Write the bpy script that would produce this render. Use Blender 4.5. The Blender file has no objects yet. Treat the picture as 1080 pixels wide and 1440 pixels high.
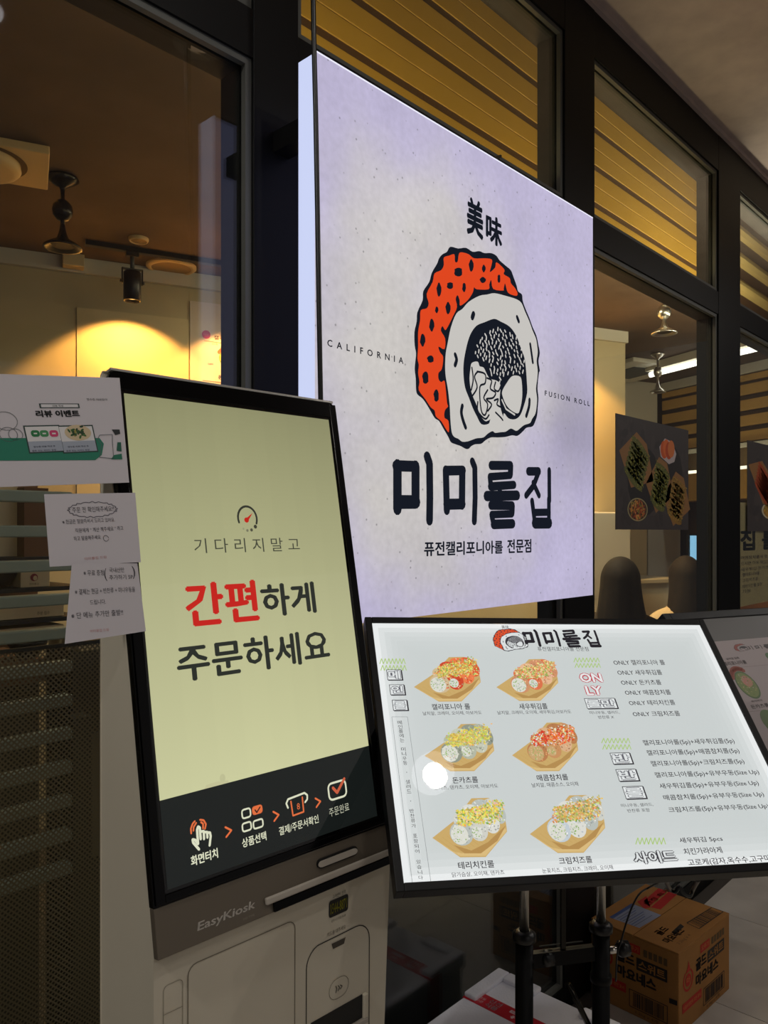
import bpy, math, random
import numpy as np
from mathutils import Vector, Matrix, geometry
random.seed(7)
COL = bpy.context.scene.collection
R = math.radians

# ------------------------------------------------------------------ camera
# world: X runs along the shop front (to the right), Y goes into the shop, Z up; the lens is at (0, 0, 1.45)
FPX, HX, HY, VX = 1100.0, 540.0, 747.0, 1565.0       # focal length in px of the 1080x1440 frame, horizon row, vanishing column of the front
TH = math.atan((VX - HX) / FPX)
CAM = Vector((0, 0, 1.45))
FW = Vector((math.cos(TH), math.sin(TH), 0)); RT = Vector((math.sin(TH), -math.cos(TH), 0)); UP = Vector((0, 0, 1))
cd = bpy.data.cameras.new('camera'); cam = bpy.data.objects.new('camera', cd); COL.objects.link(cam)
cam.location = CAM; cam.rotation_euler = (R(90), 0, TH - R(90))
cd.sensor_fit = 'VERTICAL'; cd.sensor_height = 36; cd.lens = 36 * FPX / 1440
cd.shift_y = (HY - 720) / 1440; cd.clip_start = 0.02
bpy.context.scene.camera = cam

# ------------------------------------------------------------------ view, world
sc = bpy.context.scene
sc.view_settings.view_transform = 'Standard'; sc.view_settings.look = 'None'
sc.view_settings.exposure = 0; sc.view_settings.gamma = 1; sc.view_settings.use_curve_mapping = False
w = bpy.data.worlds.new('night'); sc.world = w; w.use_nodes = True
w.node_tree.nodes['Background'].inputs[0].default_value = (.95, .93, 1, 1)
w.node_tree.nodes['Background'].inputs[1].default_value = .028

def light(name, kind, loc, power, color=(1, 1, 1), size=.2, aim=None, spot=None, size_y=None, blend=.5):
    d = bpy.data.lights.new(name, kind); d.energy = power; d.color = color
    if kind == 'AREA':
        d.size = size
        if size_y: d.shape = 'RECTANGLE'; d.size_y = size_y
    elif kind in ('POINT', 'SPOT'):
        d.shadow_soft_size = size
        if spot: d.spot_size = R(spot); d.spot_blend = blend
    o = bpy.data.objects.new(name, d); COL.objects.link(o); o.location = loc
    if aim is not None:
        o.rotation_euler = (Vector(aim) - Vector(loc)).to_track_quat('-Z', 'Y').to_euler()
    return o
# recessed lamps of the walkway ceiling (their visible bodies are built further down); those without a mirror image are added fill
DOWN = [(.931, -.203, 15, 1), (1.54, .17, 0, 0), (-.75, -.9, 13, 0), (3.1, -.75, 21, 0), (5.0, -.5, 26, 0), (.4, -2.4, 16, 0), (4.8, -2.4, 30, 0), (-1.25, .55, 58, 0)]
for x, y, p, _ in DOWN:
    if not p: continue
    light('downlight', 'SPOT', (x, y, 3.085), p, (1, .95, .89), .045, (x, y, 0), 168, blend=.35)
# added weak broad fill from the other side of the passage
light('passage_fill', 'AREA', (2, -3.95, 1.5), 9, (1, .95, .93), 8, (2, 0, 1.5), size_y=2.6)
light('shop_fill', 'AREA', (2.3, 2.05, 2.785), 10, (1, .82, .56), .5, (2.3, 1.95, 0))  # added warm fill for the shop, hidden behind the sign
light('shop_fill_back', 'AREA', (3.45, 2.38, 2.785), 46, (1, .80, .50), .5, (3.45, 2.38, 0))  # second added fill, deeper in the shop and also out of view

# ------------------------------------------------------------------ pixel rays of the photograph -> points on real planes
def ray(x, y): return FW + RT * ((x - HX) / FPX) + UP * ((HY - y) / FPX)
def on_plane(x, y, o, n):
    r = ray(x, y); return CAM + r * ((Vector(o) - CAM).dot(n) / r.dot(n))
def onY(x, y, v): return on_plane(x, y, (0, v, 0), Vector((0, 1, 0)))
def onX(x, y, u): return on_plane(x, y, (u, 0, 0), Vector((1, 0, 0)))
def onZ(x, y, z): return on_plane(x, y, (0, 0, z), UP)
def at_depth(x, y, d): return CAM + ray(x, y) * d

# ------------------------------------------------------------------ materials
def s2l(c):
    c = [v / 255 if max(c) > 1.001 else v for v in c]
    return tuple(v / 12.92 if v <= .04045 else ((v + .055) / 1.055) ** 2.4 for v in c)
def mat(name, col, rough=.6, metal=0, noise=0, scale=8, bump=0, bscale=60, spec=.5, emit=None, estr=0, coat=0):
    m = bpy.data.materials.new(name); m.use_nodes = True; nt = m.node_tree; N = nt.nodes; L = nt.links
    b = N['Principled BSDF']; c = s2l(col) + (1,)
    b.inputs['Base Color'].default_value = c; b.inputs['Roughness'].default_value = rough
    b.inputs['Metallic'].default_value = metal; b.inputs['Specular IOR Level'].default_value = spec
    b.inputs['Coat Weight'].default_value = coat
    if emit: b.inputs['Emission Color'].default_value = s2l(emit) + (1,); b.inputs['Emission Strength'].default_value = estr
    if noise or bump:
        tc = N.new('ShaderNodeTexCoord')
    if noise:
        n = N.new('ShaderNodeTexNoise'); n.inputs['Scale'].default_value = scale; n.inputs['Detail'].default_value = 6
        mx = N.new('ShaderNodeMix'); mx.data_type = 'RGBA'; mx.blend_type = 'MULTIPLY'
        rp = N.new('ShaderNodeMapRange'); rp.inputs[1].default_value = .3; rp.inputs[2].default_value = .7
        rp.inputs[3].default_value = 1 - noise; rp.inputs[4].default_value = 1 + noise * .5
        mx.inputs[0].default_value = 1; mx.inputs[6].default_value = c
        L.new(tc.outputs['Object'], n.inputs['Vector']); L.new(n.outputs['Fac'], rp.inputs[0]); L.new(rp.outputs[0], mx.inputs[7]); L.new(mx.outputs[2], b.inputs['Base Color'])
    if bump:
        n2 = N.new('ShaderNodeTexNoise'); n2.inputs['Scale'].default_value = bscale; n2.inputs['Detail'].default_value = 4
        bm = N.new('ShaderNodeBump'); bm.inputs['Strength'].default_value = bump; bm.inputs['Distance'].default_value = .003
        L.new(tc.outputs['Object'], n2.inputs['Vector']); L.new(n2.outputs['Fac'], bm.inputs['Height']); L.new(bm.outputs[0], b.inputs['Normal'])
    return m
def print_mat(name, emission=0, rough=.5, diffuse=1.0, speck=False):
    """flat print: the ink colours live in the colour attribute; backlit prints glow by 'emission'"""
    m = bpy.data.materials.new(name); m.use_nodes = True; N = m.node_tree.nodes; L = m.node_tree.links; b = N['Principled BSDF']
    a = N.new('ShaderNodeVertexColor'); a.layer_name = 'Col'; out = a.outputs['Color']
    b.inputs['Roughness'].default_value = rough
    if diffuse:
        mm = N.new('ShaderNodeMix'); mm.data_type = 'RGBA'; mm.blend_type = 'MULTIPLY'; mm.inputs[0].default_value = 1
        mm.inputs[7].default_value = (diffuse,) * 3 + (1,); L.new(out, mm.inputs[6]); L.new(mm.outputs[2], b.inputs['Base Color'])
    else: b.inputs['Base Color'].default_value = (0, 0, 0, 1)
    if emission:
        b.inputs['Specular IOR Level'].default_value = 0
        L.new(out, b.inputs['Emission Color']); b.inputs['Emission Strength'].default_value = emission
    return m
M = {}
M['frame'] = mat('black_powder_coat', (5, 5, 6), .5, noise=.15, scale=20, spec=.2)
M['frame_inner'] = mat('dark_grey_frame', (20, 22, 21), .5, spec=.3)
M['gasket'] = mat('grey_gasket', (84, 85, 80), .5)
M['plaster'] = mat('exterior_ceiling_plaster', (178, 162, 158), .9, noise=.12, scale=11, bump=.6, bscale=26)
M['chrome'] = mat('chrome', (225, 222, 214), .28, 1)
M['blackplastic'] = mat('black_plastic', (14, 14, 15), .38)
M['board_frame'] = mat('satin_black_frame', (7, 7, 9), .45, spec=.25)
M['bezel'] = mat('glossy_black_bezel', (4, 4, 5), .15, spec=.25)
M['kiosk'] = mat('kiosk_cream_plastic', (214, 206, 186), .45, noise=.04, scale=5)
M['kiosk_rim'] = mat('kiosk_metal_rim', (205, 203, 196), .25, .6)
M['band'] = mat('kiosk_grey_band', (108, 99, 86), .4, .2)
M['slot'] = mat('slot_light_plastic', (176, 168, 156), .35)
M['wall_in'] = mat('interior_wall_paint', (205, 190, 152), .85, noise=.05, scale=3)
M['ceil_in'] = mat('interior_dark_ceiling', (104, 84, 66), .85, noise=.45, scale=1.6)
M['white'] = mat('white_paint', (222, 215, 195), .6)
M['cream'] = mat('cream_panel', (222, 198, 150), .6, noise=.06, scale=4)
M['brown'] = mat('brown_board', (118, 78, 44), .7, noise=.1)
M['darkfloor'] = mat('interior_floor', (62, 54, 46), .5, noise=.2)
M['shutter'] = mat('yellow_shutter', (206, 160, 56), .6, noise=.08, scale=2.5, bump=.1, bscale=300)
M['shutter_groove'] = mat('shutter_groove_brown', (84, 54, 14), .8)
M['shutter_pale'] = mat('pale_shutter', (238, 208, 130), .6)
M['wood'] = mat('tan_board', (214, 170, 88), .6, noise=.12, scale=3)
M['wood_gap'] = mat('board_gap', (96, 74, 40), .8)
M['partition'] = mat('grey_green_slat', (138, 144, 130), .5)
M['foam'] = mat('white_foam', (232, 233, 242), .75, bump=.5, bscale=160, noise=.05, scale=12)
M['tape'] = mat('red_tape', (196, 14, 38), .35)
M['card'] = mat('brown_cardboard', (158, 110, 54), .8, noise=.12, scale=9, bump=.1, bscale=90)
M['paper'] = mat('paper', (205, 200, 205), .7)
M['skin'] = mat('skin', (205, 158, 128), .55)
M['hair'] = mat('dark_hair', (26, 16, 11), .8, noise=.4, scale=40)
M['jacket'] = mat('dark_brown_jacket', (42, 32, 24), .85, noise=.2, scale=30)
M['blouse'] = mat('cream_blouse', (226, 204, 168), .8)
M['mesh'] = mat('black_mesh', (112, 98, 76), .5)
M['chrome_dark'] = mat('dark_gunmetal', (46, 44, 40), .22, .8)
M['dark'] = mat('very_dark', (10, 9, 9), .6)
M['plate'] = mat('cream_fixture', (226, 196, 140), .5)
def tile_mat():
    m = mat('floor_tile', (196, 190, 182), .38, noise=.14, scale=7, bump=.04)
    return m
M['tile'] = tile_mat(); M['grout'] = mat('grout', (70, 64, 58), .9)
def emit_mat(name, col, s):
    m = bpy.data.materials.new(name); m.use_nodes = True; b = m.node_tree.nodes['Principled BSDF']
    b.inputs['Base Color'].default_value = (.1, .1, .1, 1); b.inputs['Emission Color'].default_value = s2l(col) + (1,); b.inputs['Emission Strength'].default_value = s
    return m
M['tube_light'] = emit_mat('fluorescent_tube', (255, 250, 238), 3.2)
M['led'] = emit_mat('led_dots', (255, 246, 215), 2.0)
M['lamp_on'] = emit_mat('ceiling_lamp_lens', (255, 250, 240), 26)
M['lamp_ring'] = emit_mat('ceiling_lamp_ring', (240, 235, 240), 2.5)
M['lamp_dim'] = emit_mat('dim_ceiling_lamp', (255, 215, 170), 1.2)
M['spot_lens'] = emit_mat('spot_lens', (255, 200, 110), 3.0)
M['monitor'] = emit_mat('monitor_screen', (150, 215, 255), 1.0)
def glass_mat(name, tint=(.93, .95, .93), gloss=1.0, ior=1.5):
    m = bpy.data.materials.new(name); m.use_nodes = True; N = m.node_tree.nodes; L = m.node_tree.links; N.clear()
    o = N.new('ShaderNodeOutputMaterial'); t = N.new('ShaderNodeBsdfTransparent'); g = N.new('ShaderNodeBsdfGlossy'); mx = N.new('ShaderNodeMixShader'); f = N.new('ShaderNodeFresnel')
    f.inputs['IOR'].default_value = ior; t.inputs[0].default_value = tint + (1,); g.inputs['Roughness'].default_value = .015; g.inputs[0].default_value = (gloss,) * 3 + (1,)
    gm = N.new('ShaderNodeNewGeometry'); mr = N.new('ShaderNodeMapRange'); mr.inputs[3].default_value = ior; mr.inputs[4].default_value = 1 / ior   # a thin pane reflects alike from both sides
    L.new(gm.outputs['Backfacing'], mr.inputs[0]); L.new(mr.outputs[0], f.inputs['IOR'])
    L.new(f.outputs[0], mx.inputs[0]); L.new(t.outputs[0], mx.inputs[1]); L.new(g.outputs[0], mx.inputs[2]); L.new(mx.outputs[0], o.inputs[0])
    return m
M['glass'] = glass_mat('window_glass')
M['screen_glass'] = glass_mat('display_cover_glass', (1, 1, 1), 1.0, 1.36)

# ------------------------------------------------------------------ object helpers
def tag(o, label=None, cat=None, group=None, kind=None):
    if label: o['label'] = label
    if cat: o['category'] = cat
    if group: o['group'] = group
    if kind: o['kind'] = kind
    return o
def empty(name, loc=(0, 0, 0), label=None, cat=None, group=None, kind=None):
    o = bpy.data.objects.new(name, None); COL.objects.link(o); o.location = loc; o.empty_display_size = .05
    return tag(o, label, cat, group, kind)
class MB:
    """collects shapes (world coordinates) and links them as ONE mesh object"""
    def __init__(s): s.v = []; s.f = []; s.m = []; s.mats = []; s.sm = []
    def mi(s, m):
        m = M[m] if isinstance(m, str) else m
        if m not in s.mats: s.mats.append(m)
        return s.mats.index(m)
    def add(s, vs, fs, m, smooth=False):
        k = len(s.v); s.v += [tuple(p) for p in vs]; i = s.mi(m)
        for f in fs: s.f.append([a + k for a in f]); s.m.append(i); s.sm.append(smooth)
        return s
    def frame_box(s, o, ex, ey, ez, x, y, z, m):
        """box spanning x=(a,b), y=(a,b), z=(a,b) in the frame (ex,ey,ez) at o"""
        o = Vector(o); vs = [o + ex * a + ey * b + ez * c for c in z for b in y for a in x]
        return s.add(vs, [(0, 2, 3, 1), (4, 5, 7, 6), (0, 1, 5, 4), (2, 6, 7, 3), (0, 4, 6, 2), (1, 3, 7, 5)], m)
    def box(s, x, y, z, m): return s.frame_box((0, 0, 0), Vector((1, 0, 0)), Vector((0, 1, 0)), UP, x, y, z, m)
    def prism(s, poly, o, ex, ey, ez, h0, h1, m):
        """polygon in (ex,ey) extruded along ez from h0 to h1"""
        o = Vector(o); n = len(poly)
        vs = [o + ex * p[0] + ey * p[1] + ez * h0 for p in poly] + [o + ex * p[0] + ey * p[1] + ez * h1 for p in poly]
        tr = geometry.tessellate_polygon([[Vector((p[0], p[1], 0)) for p in poly]])
        fs = [tuple(t) for t in tr] + [tuple(i + n for i in t[::-1]) for t in tr] + [(i, (i + 1) % n, (i + 1) % n + n, i + n) for i in range(n)]
        return s.add(vs, fs, m)
    def tube(s, pts, r, m, seg=12, cap=True):
        pts = [Vector(p) for p in pts]; rs = r if isinstance(r, (list, tuple)) else [r] * len(pts); vs = []; fs = []
        prev = None
        for i, p in enumerate(pts):
            d = (pts[min(i + 1, len(pts) - 1)] - pts[max(i - 1, 0)]).normalized()
            a = prev if prev is not None else (Vector((0, 0, 1)) if abs(d.z) < .9 else Vector((1, 0, 0)))
            x = (a - d * a.dot(d)).normalized(); prev = x; y = d.cross(x)
            for k in range(seg):
                t = 2 * math.pi * k / seg; vs.append(p + (x * math.cos(t) + y * math.sin(t)) * rs[i])
        for i in range(len(pts) - 1):
            for k in range(seg):
                a = i * seg + k; b = i * seg + (k + 1) % seg; fs.append((a, b, b + seg, a + seg))
        if cap: fs.append(tuple(range(seg))[::-1]); fs.append(tuple((len(pts) - 1) * seg + k for k in range(seg)))
        return s.add(vs, fs, m, True)
    def lathe(s, prof, o, m, seg=32, axis=UP):
        """profile [(r, h)] turned about axis through o"""
        q = Vector((0, 0, 1)).rotation_difference(axis); o = Vector(o)
        vs = [o + q @ Vector((r * math.cos(2 * math.pi * k / seg), r * math.sin(2 * math.pi * k / seg), h)) for r, h in prof for k in range(seg)]
        fs = [(i * seg + k, i * seg + (k + 1) % seg, (i + 1) * seg + (k + 1) % seg, (i + 1) * seg + k) for i in range(len(prof) - 1) for k in range(seg)]
        return s.add(vs, fs, m, True)
    def build(s, name, parent=None, bevel=0, seg=2, **kw):
        o0 = parent_loc(parent); me = bpy.data.meshes.new(name)
        me.from_pydata([tuple(Vector(p) - o0) for p in s.v] if parent is not None else s.v, [], s.f)
        for m in s.mats: me.materials.append(m)
        me.polygons.foreach_set('material_index', s.m); me.polygons.foreach_set('use_smooth', s.sm); me.update()
        o = bpy.data.objects.new(name, me); COL.objects.link(o)
        if parent is not None: o.parent = parent
        if bevel:
            b = o.modifiers.new('bevel', 'BEVEL'); b.width = bevel; b.segments = seg; b.limit_method = 'ANGLE'; b.angle_limit = R(40)
        return tag(o, **kw)
def parent_loc(p):
    v = Vector((0, 0, 0))
    while p is not None: v += p.location; p = p.parent
    return v
def copy_tree(o, parent=None):
    c = o.copy(); COL.objects.link(c)
    if parent is not None: c.parent = parent
    for ch in list(o.children): copy_tree(ch, c)
    return c

# ------------------------------------------------------------------ lettering and flat print
_tc = {}
_tray = bpy.data.scenes.new('type_tray')
_cu = bpy.data.curves.new('type', 'FONT'); _ob = bpy.data.objects.new('type', _cu); _tray.collection.objects.link(_ob)
def glyphs(s, bold=0, spacing=1.0, res=2):
    """outline of a string as flat triangles; bold = the same outline laid down again slightly shifted"""
    key = (s, bold > 0 and bold, spacing)
    if key not in _tc:
        cu = _cu; cu.body = s; cu.size = 1; cu.resolution_u = res; cu.space_character = spacing; cu.fill_mode = 'FRONT'
        ob = _ob; _tray.view_layers[0].update(); dg = _tray.view_layers[0].depsgraph
        me = ob.evaluated_get(dg).to_mesh()
        vs = [(v.co.x, v.co.y) for v in me.vertices]; fs = [tuple(p.vertices) for p in me.polygons]
        if not vs: vs = [(0, 0), (1, 0), (1, 1)]; fs = []
        if bold > 0:
            n = len(vs); v2 = []; f2 = []
            ring = [(math.cos(t * math.pi / 3), math.sin(t * math.pi / 3)) for t in range(6)] if bold > .03 else [(-1, 0), (1, 0), (0, .8), (0, -.8)]
            for i, (dx, dy) in enumerate(ring + [(0, 0)]):
                v2 += [(x + dx * bold, y + dy * bold) for x, y in vs]; f2 += [tuple(a + n * i for a in f) for f in fs]
            vs, fs = v2, f2
        xs = [v[0] for v in vs]; ys = [v[1] for v in vs]
        _tc[key] = (vs, fs, min(xs), max(xs), min(ys), max(ys))
    return _tc[key]
class Print:
    """flat print lying on the plane (o; ex, up); pen() maps a photo pixel to plane coordinates"""
    def __init__(s, o, ex, up, step=.00012, capstep=.03):
        s.capstep = capstep
        s.o = Vector(o); s.ex = Vector(ex).normalized(); s.up = Vector(up).normalized(); s.n = s.ex.cross(s.up).normalized(); s.step = step
        s.v = []; s.f = []; s.c = []; s.lay = 1
        if s.n.dot(CAM - s.o) < 0: s.n = -s.n
    def px(s, x, y):
        p = on_plane(x, y, s.o, s.n) - s.o; return (p.dot(s.ex), p.dot(s.up))
    def P(s, x, y, lay=None): return s.o + s.ex * x + s.up * y + s.n * (s.step * (lay if lay is not None else s.lay))
    @staticmethod
    def smooth(pts, n=3, closed=True):
        N_ = len(pts); out = []
        g = (lambda i: pts[i % N_]) if closed else (lambda i: pts[max(0, min(N_ - 1, i))])
        for i in range(N_ if closed else N_ - 1):
            a, b, c, d = g(i - 1), g(i), g(i + 1), g(i + 2)
            for q in range(n):
                t = q / n; out.append(tuple(.5 * (2 * b[k] + (c[k] - a[k]) * t + (2 * a[k] - 5 * b[k] + 4 * c[k] - d[k]) * t * t + (3 * b[k] - a[k] - 3 * c[k] + d[k]) * t ** 3) for k in (0, 1)))
        if not closed: out.append(tuple(pts[-1]))
        return out
    def _add(s, vs, fs, col, lay=None):
        k = len(s.v); s.v += [s.P(x, y, lay) for x, y in vs]; c = s2l(col) + (1,)
        for f in fs: s.f.append([i + k for i in f]); s.c.append(c)
    def poly(s, pts, col, lay=None):
        tr = geometry.tessellate_polygon([[Vector((p[0], p[1], 0)) for p in pts]]); s._add(pts, [tuple(t) for t in tr], col, lay)
    def rect(s, x0, y0, x1, y1, col, lay=None): s._add([(x0, y0), (x1, y0), (x1, y1), (x0, y1)], [(0, 1, 2, 3)], col, lay)
    def ell(s, cx, cy, rx, ry, col, lay=None, seg=20, rot=0):
        c, q = math.cos(rot), math.sin(rot)
        pts = [(cx + rx * math.cos(t) * c - ry * math.sin(t) * q, cy + rx * math.cos(t) * q + ry * math.sin(t) * c) for t in [2 * math.pi * k / seg for k in range(seg)]]
        s._add(pts, [tuple(range(seg))], col, lay)
    def stroke(s, pts, wd, col, lay=None, closed=False, cap=6):
        if closed: pts = list(pts) + [pts[0]]
        for (x0, y0), (x1, y1) in zip(pts, pts[1:]):
            d = math.hypot(x1 - x0, y1 - y0) or 1e-9; nx, ny = -(y1 - y0) / d * wd / 2, (x1 - x0) / d * wd / 2
            s._add([(x0 + nx, y0 + ny), (x0 - nx, y0 - ny), (x1 - nx, y1 - ny), (x1 + nx, y1 + ny)], [(0, 1, 2, 3)], col, lay)
        if cap:
            for x, y in pts: s.ell(x, y, wd / 2, wd / 2, col, (lay if lay is not None else s.lay) + s.capstep, cap)
    def rrect(s, x0, y0, x1, y1, r, wd, col, lay=None, fill=None):
        pts = []
        for cx, cy, a in ((x1 - r, y1 - r, 0), (x0 + r, y1 - r, 90), (x0 + r, y0 + r, 180), (x1 - r, y0 + r, 270)):
            pts += [(cx + r * math.cos(R(a + k * 22.5)), cy + r * math.sin(R(a + k * 22.5))) for k in range(5)]
        if fill: s.poly(pts, fill, lay)
        if wd: s.stroke(pts, wd, col, (lay if lay is not None else s.lay) + .3, True, 0)
    def text(s, t, x0, x1, y0, h, col, bold=0, lay=None, sp=1.0, shear=0):
        """fit the string into plane box x0..x1, baseline y0, height h"""
        vs, fs, a, b, c, d = glyphs(t, bold, sp)
        kx = (x1 - x0) / (b - a); ky = h / (d - c)
        s._add([(x0 + (x - a) * kx + (y - c) * ky * shear, y0 + (y - c) * ky) for x, y in vs], fs, col, lay)
    def ptext(s, t, x0, y0, x1, y1, h, col, bold=0, lay=None, sp=1.0, shear=0):
        """same, given photo pixels: left foot, right foot, height at the left foot"""
        a = s.px(x0, y0); b = s.px(x1, y1); tp = s.px(x0, y0 - h)
        s.text(t, a[0], b[0], (a[1] + b[1]) / 2, tp[1] - a[1], col, bold, lay, sp, shear)
    def build(s, name, m, parent=None, **kw):
        o0 = parent_loc(parent); me = bpy.data.meshes.new(name); me.from_pydata([tuple(p - o0) for p in s.v], [], s.f)
        at = me.color_attributes.new('Col', 'FLOAT_COLOR', 'CORNER'); buf = []
        for p, c in zip(me.polygons, s.c): buf += list(c) * len(p.vertices)
        at.data.foreach_set('color', buf); me.materials.append(m); me.update()
        o = bpy.data.objects.new(name, me); COL.objects.link(o)
        if parent is not None: o.parent = parent
        return tag(o, **kw)
def frame3(yaw, tilt, roll=0):
    ex = Vector((math.cos(yaw), math.sin(yaw), 0)); n = Vector((math.sin(yaw), -math.cos(yaw), 0))
    up = UP * math.cos(tilt) - n * math.sin(tilt)
    e2 = ex * math.cos(roll) + up * math.sin(roll); u2 = -ex * math.sin(roll) + up * math.cos(roll)
    return e2, u2, e2.cross(u2)

# ================================================================== THE SETTING
X, Y, Z = Vector((1, 0, 0)), Vector((0, 1, 0)), UP
FV, GV, CZ = 1.21, 1.232, 3.13              # front face of the black frame, plane of the glass, height of the walkway ceiling
# walkway floor: grout bed with separate tiles
fl = MB().box((-3, 7), (-4, FV + .1), (-.03, -.004), 'grout').build('floor', kind='structure')
tile_me = None
for i in range(-3, 10):
    for j in range(-4, 3):
        x0, y0 = .1 + i * .595 - .02, -.62 + j * .595
        if x0 + .595 > 6.6 or y0 + .3 > FV: continue
        if tile_me is None:
            t = MB().box((x0, x0 + .592), (y0, y0 + .592), (-.012, 0), 'tile')
            t = t.build('tile', fl); tile_me = t.data; b0 = (x0, y0)
        else:
            t = bpy.data.objects.new('tile', tile_me); COL.objects.link(t); t.parent = fl; t.location = (x0 - b0[0], y0 - b0[1], 0)
MB().box((-3, 7), (-4, FV + .02), (CZ, CZ + .1), 'plaster').build('ceiling', kind='structure')
MB().box((-3, 9), (-4.1, -4), (0, CZ), mat('passage_wall', (96, 88, 82), .8)).build('wall_front', kind='structure')
# black frame of the shop front
H0, H1, T0, T1, TOP = .0, .07, 2.362, 2.455, 2.965
muls = [(.931, 1.044), (2.10, 2.285), (3.36, 3.62), (5.1, 5.3), (-1.0, -.88)]
n = 0
for a, b in muls:
    n += 1
    MB().box((a, b), (FV, 1.30), (0, CZ), 'frame').build('trim_%d' % n, kind='structure', bevel=.002)
hd = MB().box((-3, 6.6), (FV + .001, 1.32), (TOP, CZ), 'frame').build('trim_%d' % (n + 1), kind='structure')
MB().box((-3, 6.6), (FV - .014, FV + .001), (CZ - .018, CZ), 'plaster').build('trim_%d' % (n + 2), kind='structure')
bays = [(-.88, .931), (1.044, 2.10), (2.285, 3.36), (3.62, 5.1)]
for i, (a, b) in enumerate(bays):
    wn = empty('window_%d' % (i + 1), ((a + b) / 2, GV, 0), kind='structure')
    MB().box((a, b), (FV + .002, 1.30), (T0, T1), 'frame').build('transom', wn)
    MB().box((a, b), (FV + .002, 1.30), (H0, H1), 'frame').build('bottom_rail', wn)
    for z0, z1 in ((H1, T0), (T1, TOP)):
        MB().box((a, b), (GV, GV + .005), (z0, z1), 'glass').build('glass_pane', wn)
        fr = MB()
        g = .014
        for xa, xb, za, zb in ((a, a + g, z0, z1), (b - g, b, z0, z1), (a + g, b - g, z0, z0 + g), (a + g, b - g, z1 - g, z1)):
            fr.box((xa, xb), (FV + .008, GV - .001), (za, zb), 'gasket')
            fr.box((xa, xb), (GV + .006, 1.298), (za, zb), 'frame_inner')
        fr.build('frame', wn)

# shop interior, turned 22 degrees against the front: a runs along the back wall, b into the shop
W0 = Vector((1.484, 3.89, 0)); EA = Vector((.924, -.383, 0)).normalized(); EB = Vector((.383, .924, 0)).normalized(); IZ = 2.8
def ibox(mb, a, b, z, m): return mb.frame_box(W0, EA, EB, UP, a, b, z, m)
def onA(x, y, a): return on_plane(x, y, W0 + EA * a, EA)      # on a plane across the shop
def onB(x, y, b): return on_plane(x, y, W0 + EB * b, EB)      # on a plane parallel to the back wall
def ab(p): q = Vector(p) - W0; return q.dot(EA), q.dot(EB), p[2]
MB().box((-3, 9), (1.33, 9), (-.03, 0), 'darkfloor').build('floor', kind='structure')
MB().box((-3, 9), (1.80, 9), (IZ, IZ + .08), 'ceil_in').build('ceiling', kind='structure')
wb = ibox(MB(), (-4, 3.82), (0, .12), (0, IZ), 'wall_in').build('wall_back', kind='structure')
ibox(MB(), (-4, 3.82), (-.03, -.0005), (2.725, IZ), 'white').build('trim_8', kind='structure')
ibox(MB(), (4.0, 5.35), (1.3, 1.4), (0, IZ), 'white').build('wall_recess', kind='structure')
ibox(MB(), (3.7, 3.82), (.12, 1.3), (0, IZ), 'wall_in').build('wall_corner', kind='structure')
wr = ibox(MB(), (5.42, 5.5), (-.62, 1.4), (0, IZ), 'wood_gap').build('wall_right', kind='structure')
k = 0
for z in (2.175, 2.3, 2.425, 2.55, 2.66):
    ibox(MB(), (5.385, 5.419), (-.6, 1.28), (z, z + (.085 if z < 2.6 else .05)), 'wood').build('board', wr, bevel=.004)
ibox(MB(), (5.37, 5.419), (-.6, 1.28), (2.72, 2.795), 'white').build('trim_9', kind='structure')
ibox(MB(), (5.35, 5.419), (-.6, 1.28), (2.13, 2.16), 'white').build('trim_10', kind='structure')

# yellow ribbed shutters behind the upper panes
def shutter(name, x0, x1, yaw, m, mg, label, pitch=.173, groove=.028, deep=.0045, v=1.75, z0=2.80, wave=False):
    root = empty(name, ((x0 + x1) / 2, v, 2.8), label, 'shutter', 'ribbed shutters behind the upper panes')
    ex = Vector((math.cos(yaw), math.sin(yaw), 0)); ey = Vector((-math.sin(yaw), math.cos(yaw), 0)); o = Vector((x0, v, 0)); L = (x1 - x0) / math.cos(yaw)
    MB().frame_box(o, ex, ey, UP, (0, L), (deep, deep + .03), (z0, 3.95), mg).build('backing', root)
    z = z0
    while z < 3.9:
        h = pitch - groove
        if wave:   # rounded louvres, open underneath
            pr = [(0, 0), (-.03, .012), (-.045, .035), (-.04, .06), (0, h * .75)]
            MB().prism([(p[0] + .01, p[1]) for p in pr], o + UP * z, ey, UP, ex, 0, L, m).build('rib', root)
        else:      # two flat slats, a hairline joint between them
            for q0, q1 in ((0, h / 2 - .002), (h / 2 + .002, h)):
                MB().frame_box(o, ex, ey, UP, (0, L), (0, deep + .001), (z + q0, z + q1), m).build('slat', root, bevel=.0015, seg=1)
        z += pitch
    return root
shutter('ribbed_shutter', .9, 3.08, 0, 'shutter', 'shutter_groove', 'golden ribbed shutter behind the pane above the glowing roll sign')
shutter('ribbed_shutter', 3.1, 4.98, 0, 'shutter', 'shutter_groove', 'golden ribbed shutter behind the upper pane between sign and concrete ceiling')
shutter('ribbed_shutter', 5.0, 7.4, 0, 'shutter_pale', 'shutter_groove', 'pale rounded louvres behind the upper pane at the right edge', wave=True)
shutter('ribbed_shutter', -1.2, .88, 0, 'ceil_in', 'ceil_in', 'dark panel behind the upper pane at the top left')

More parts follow.
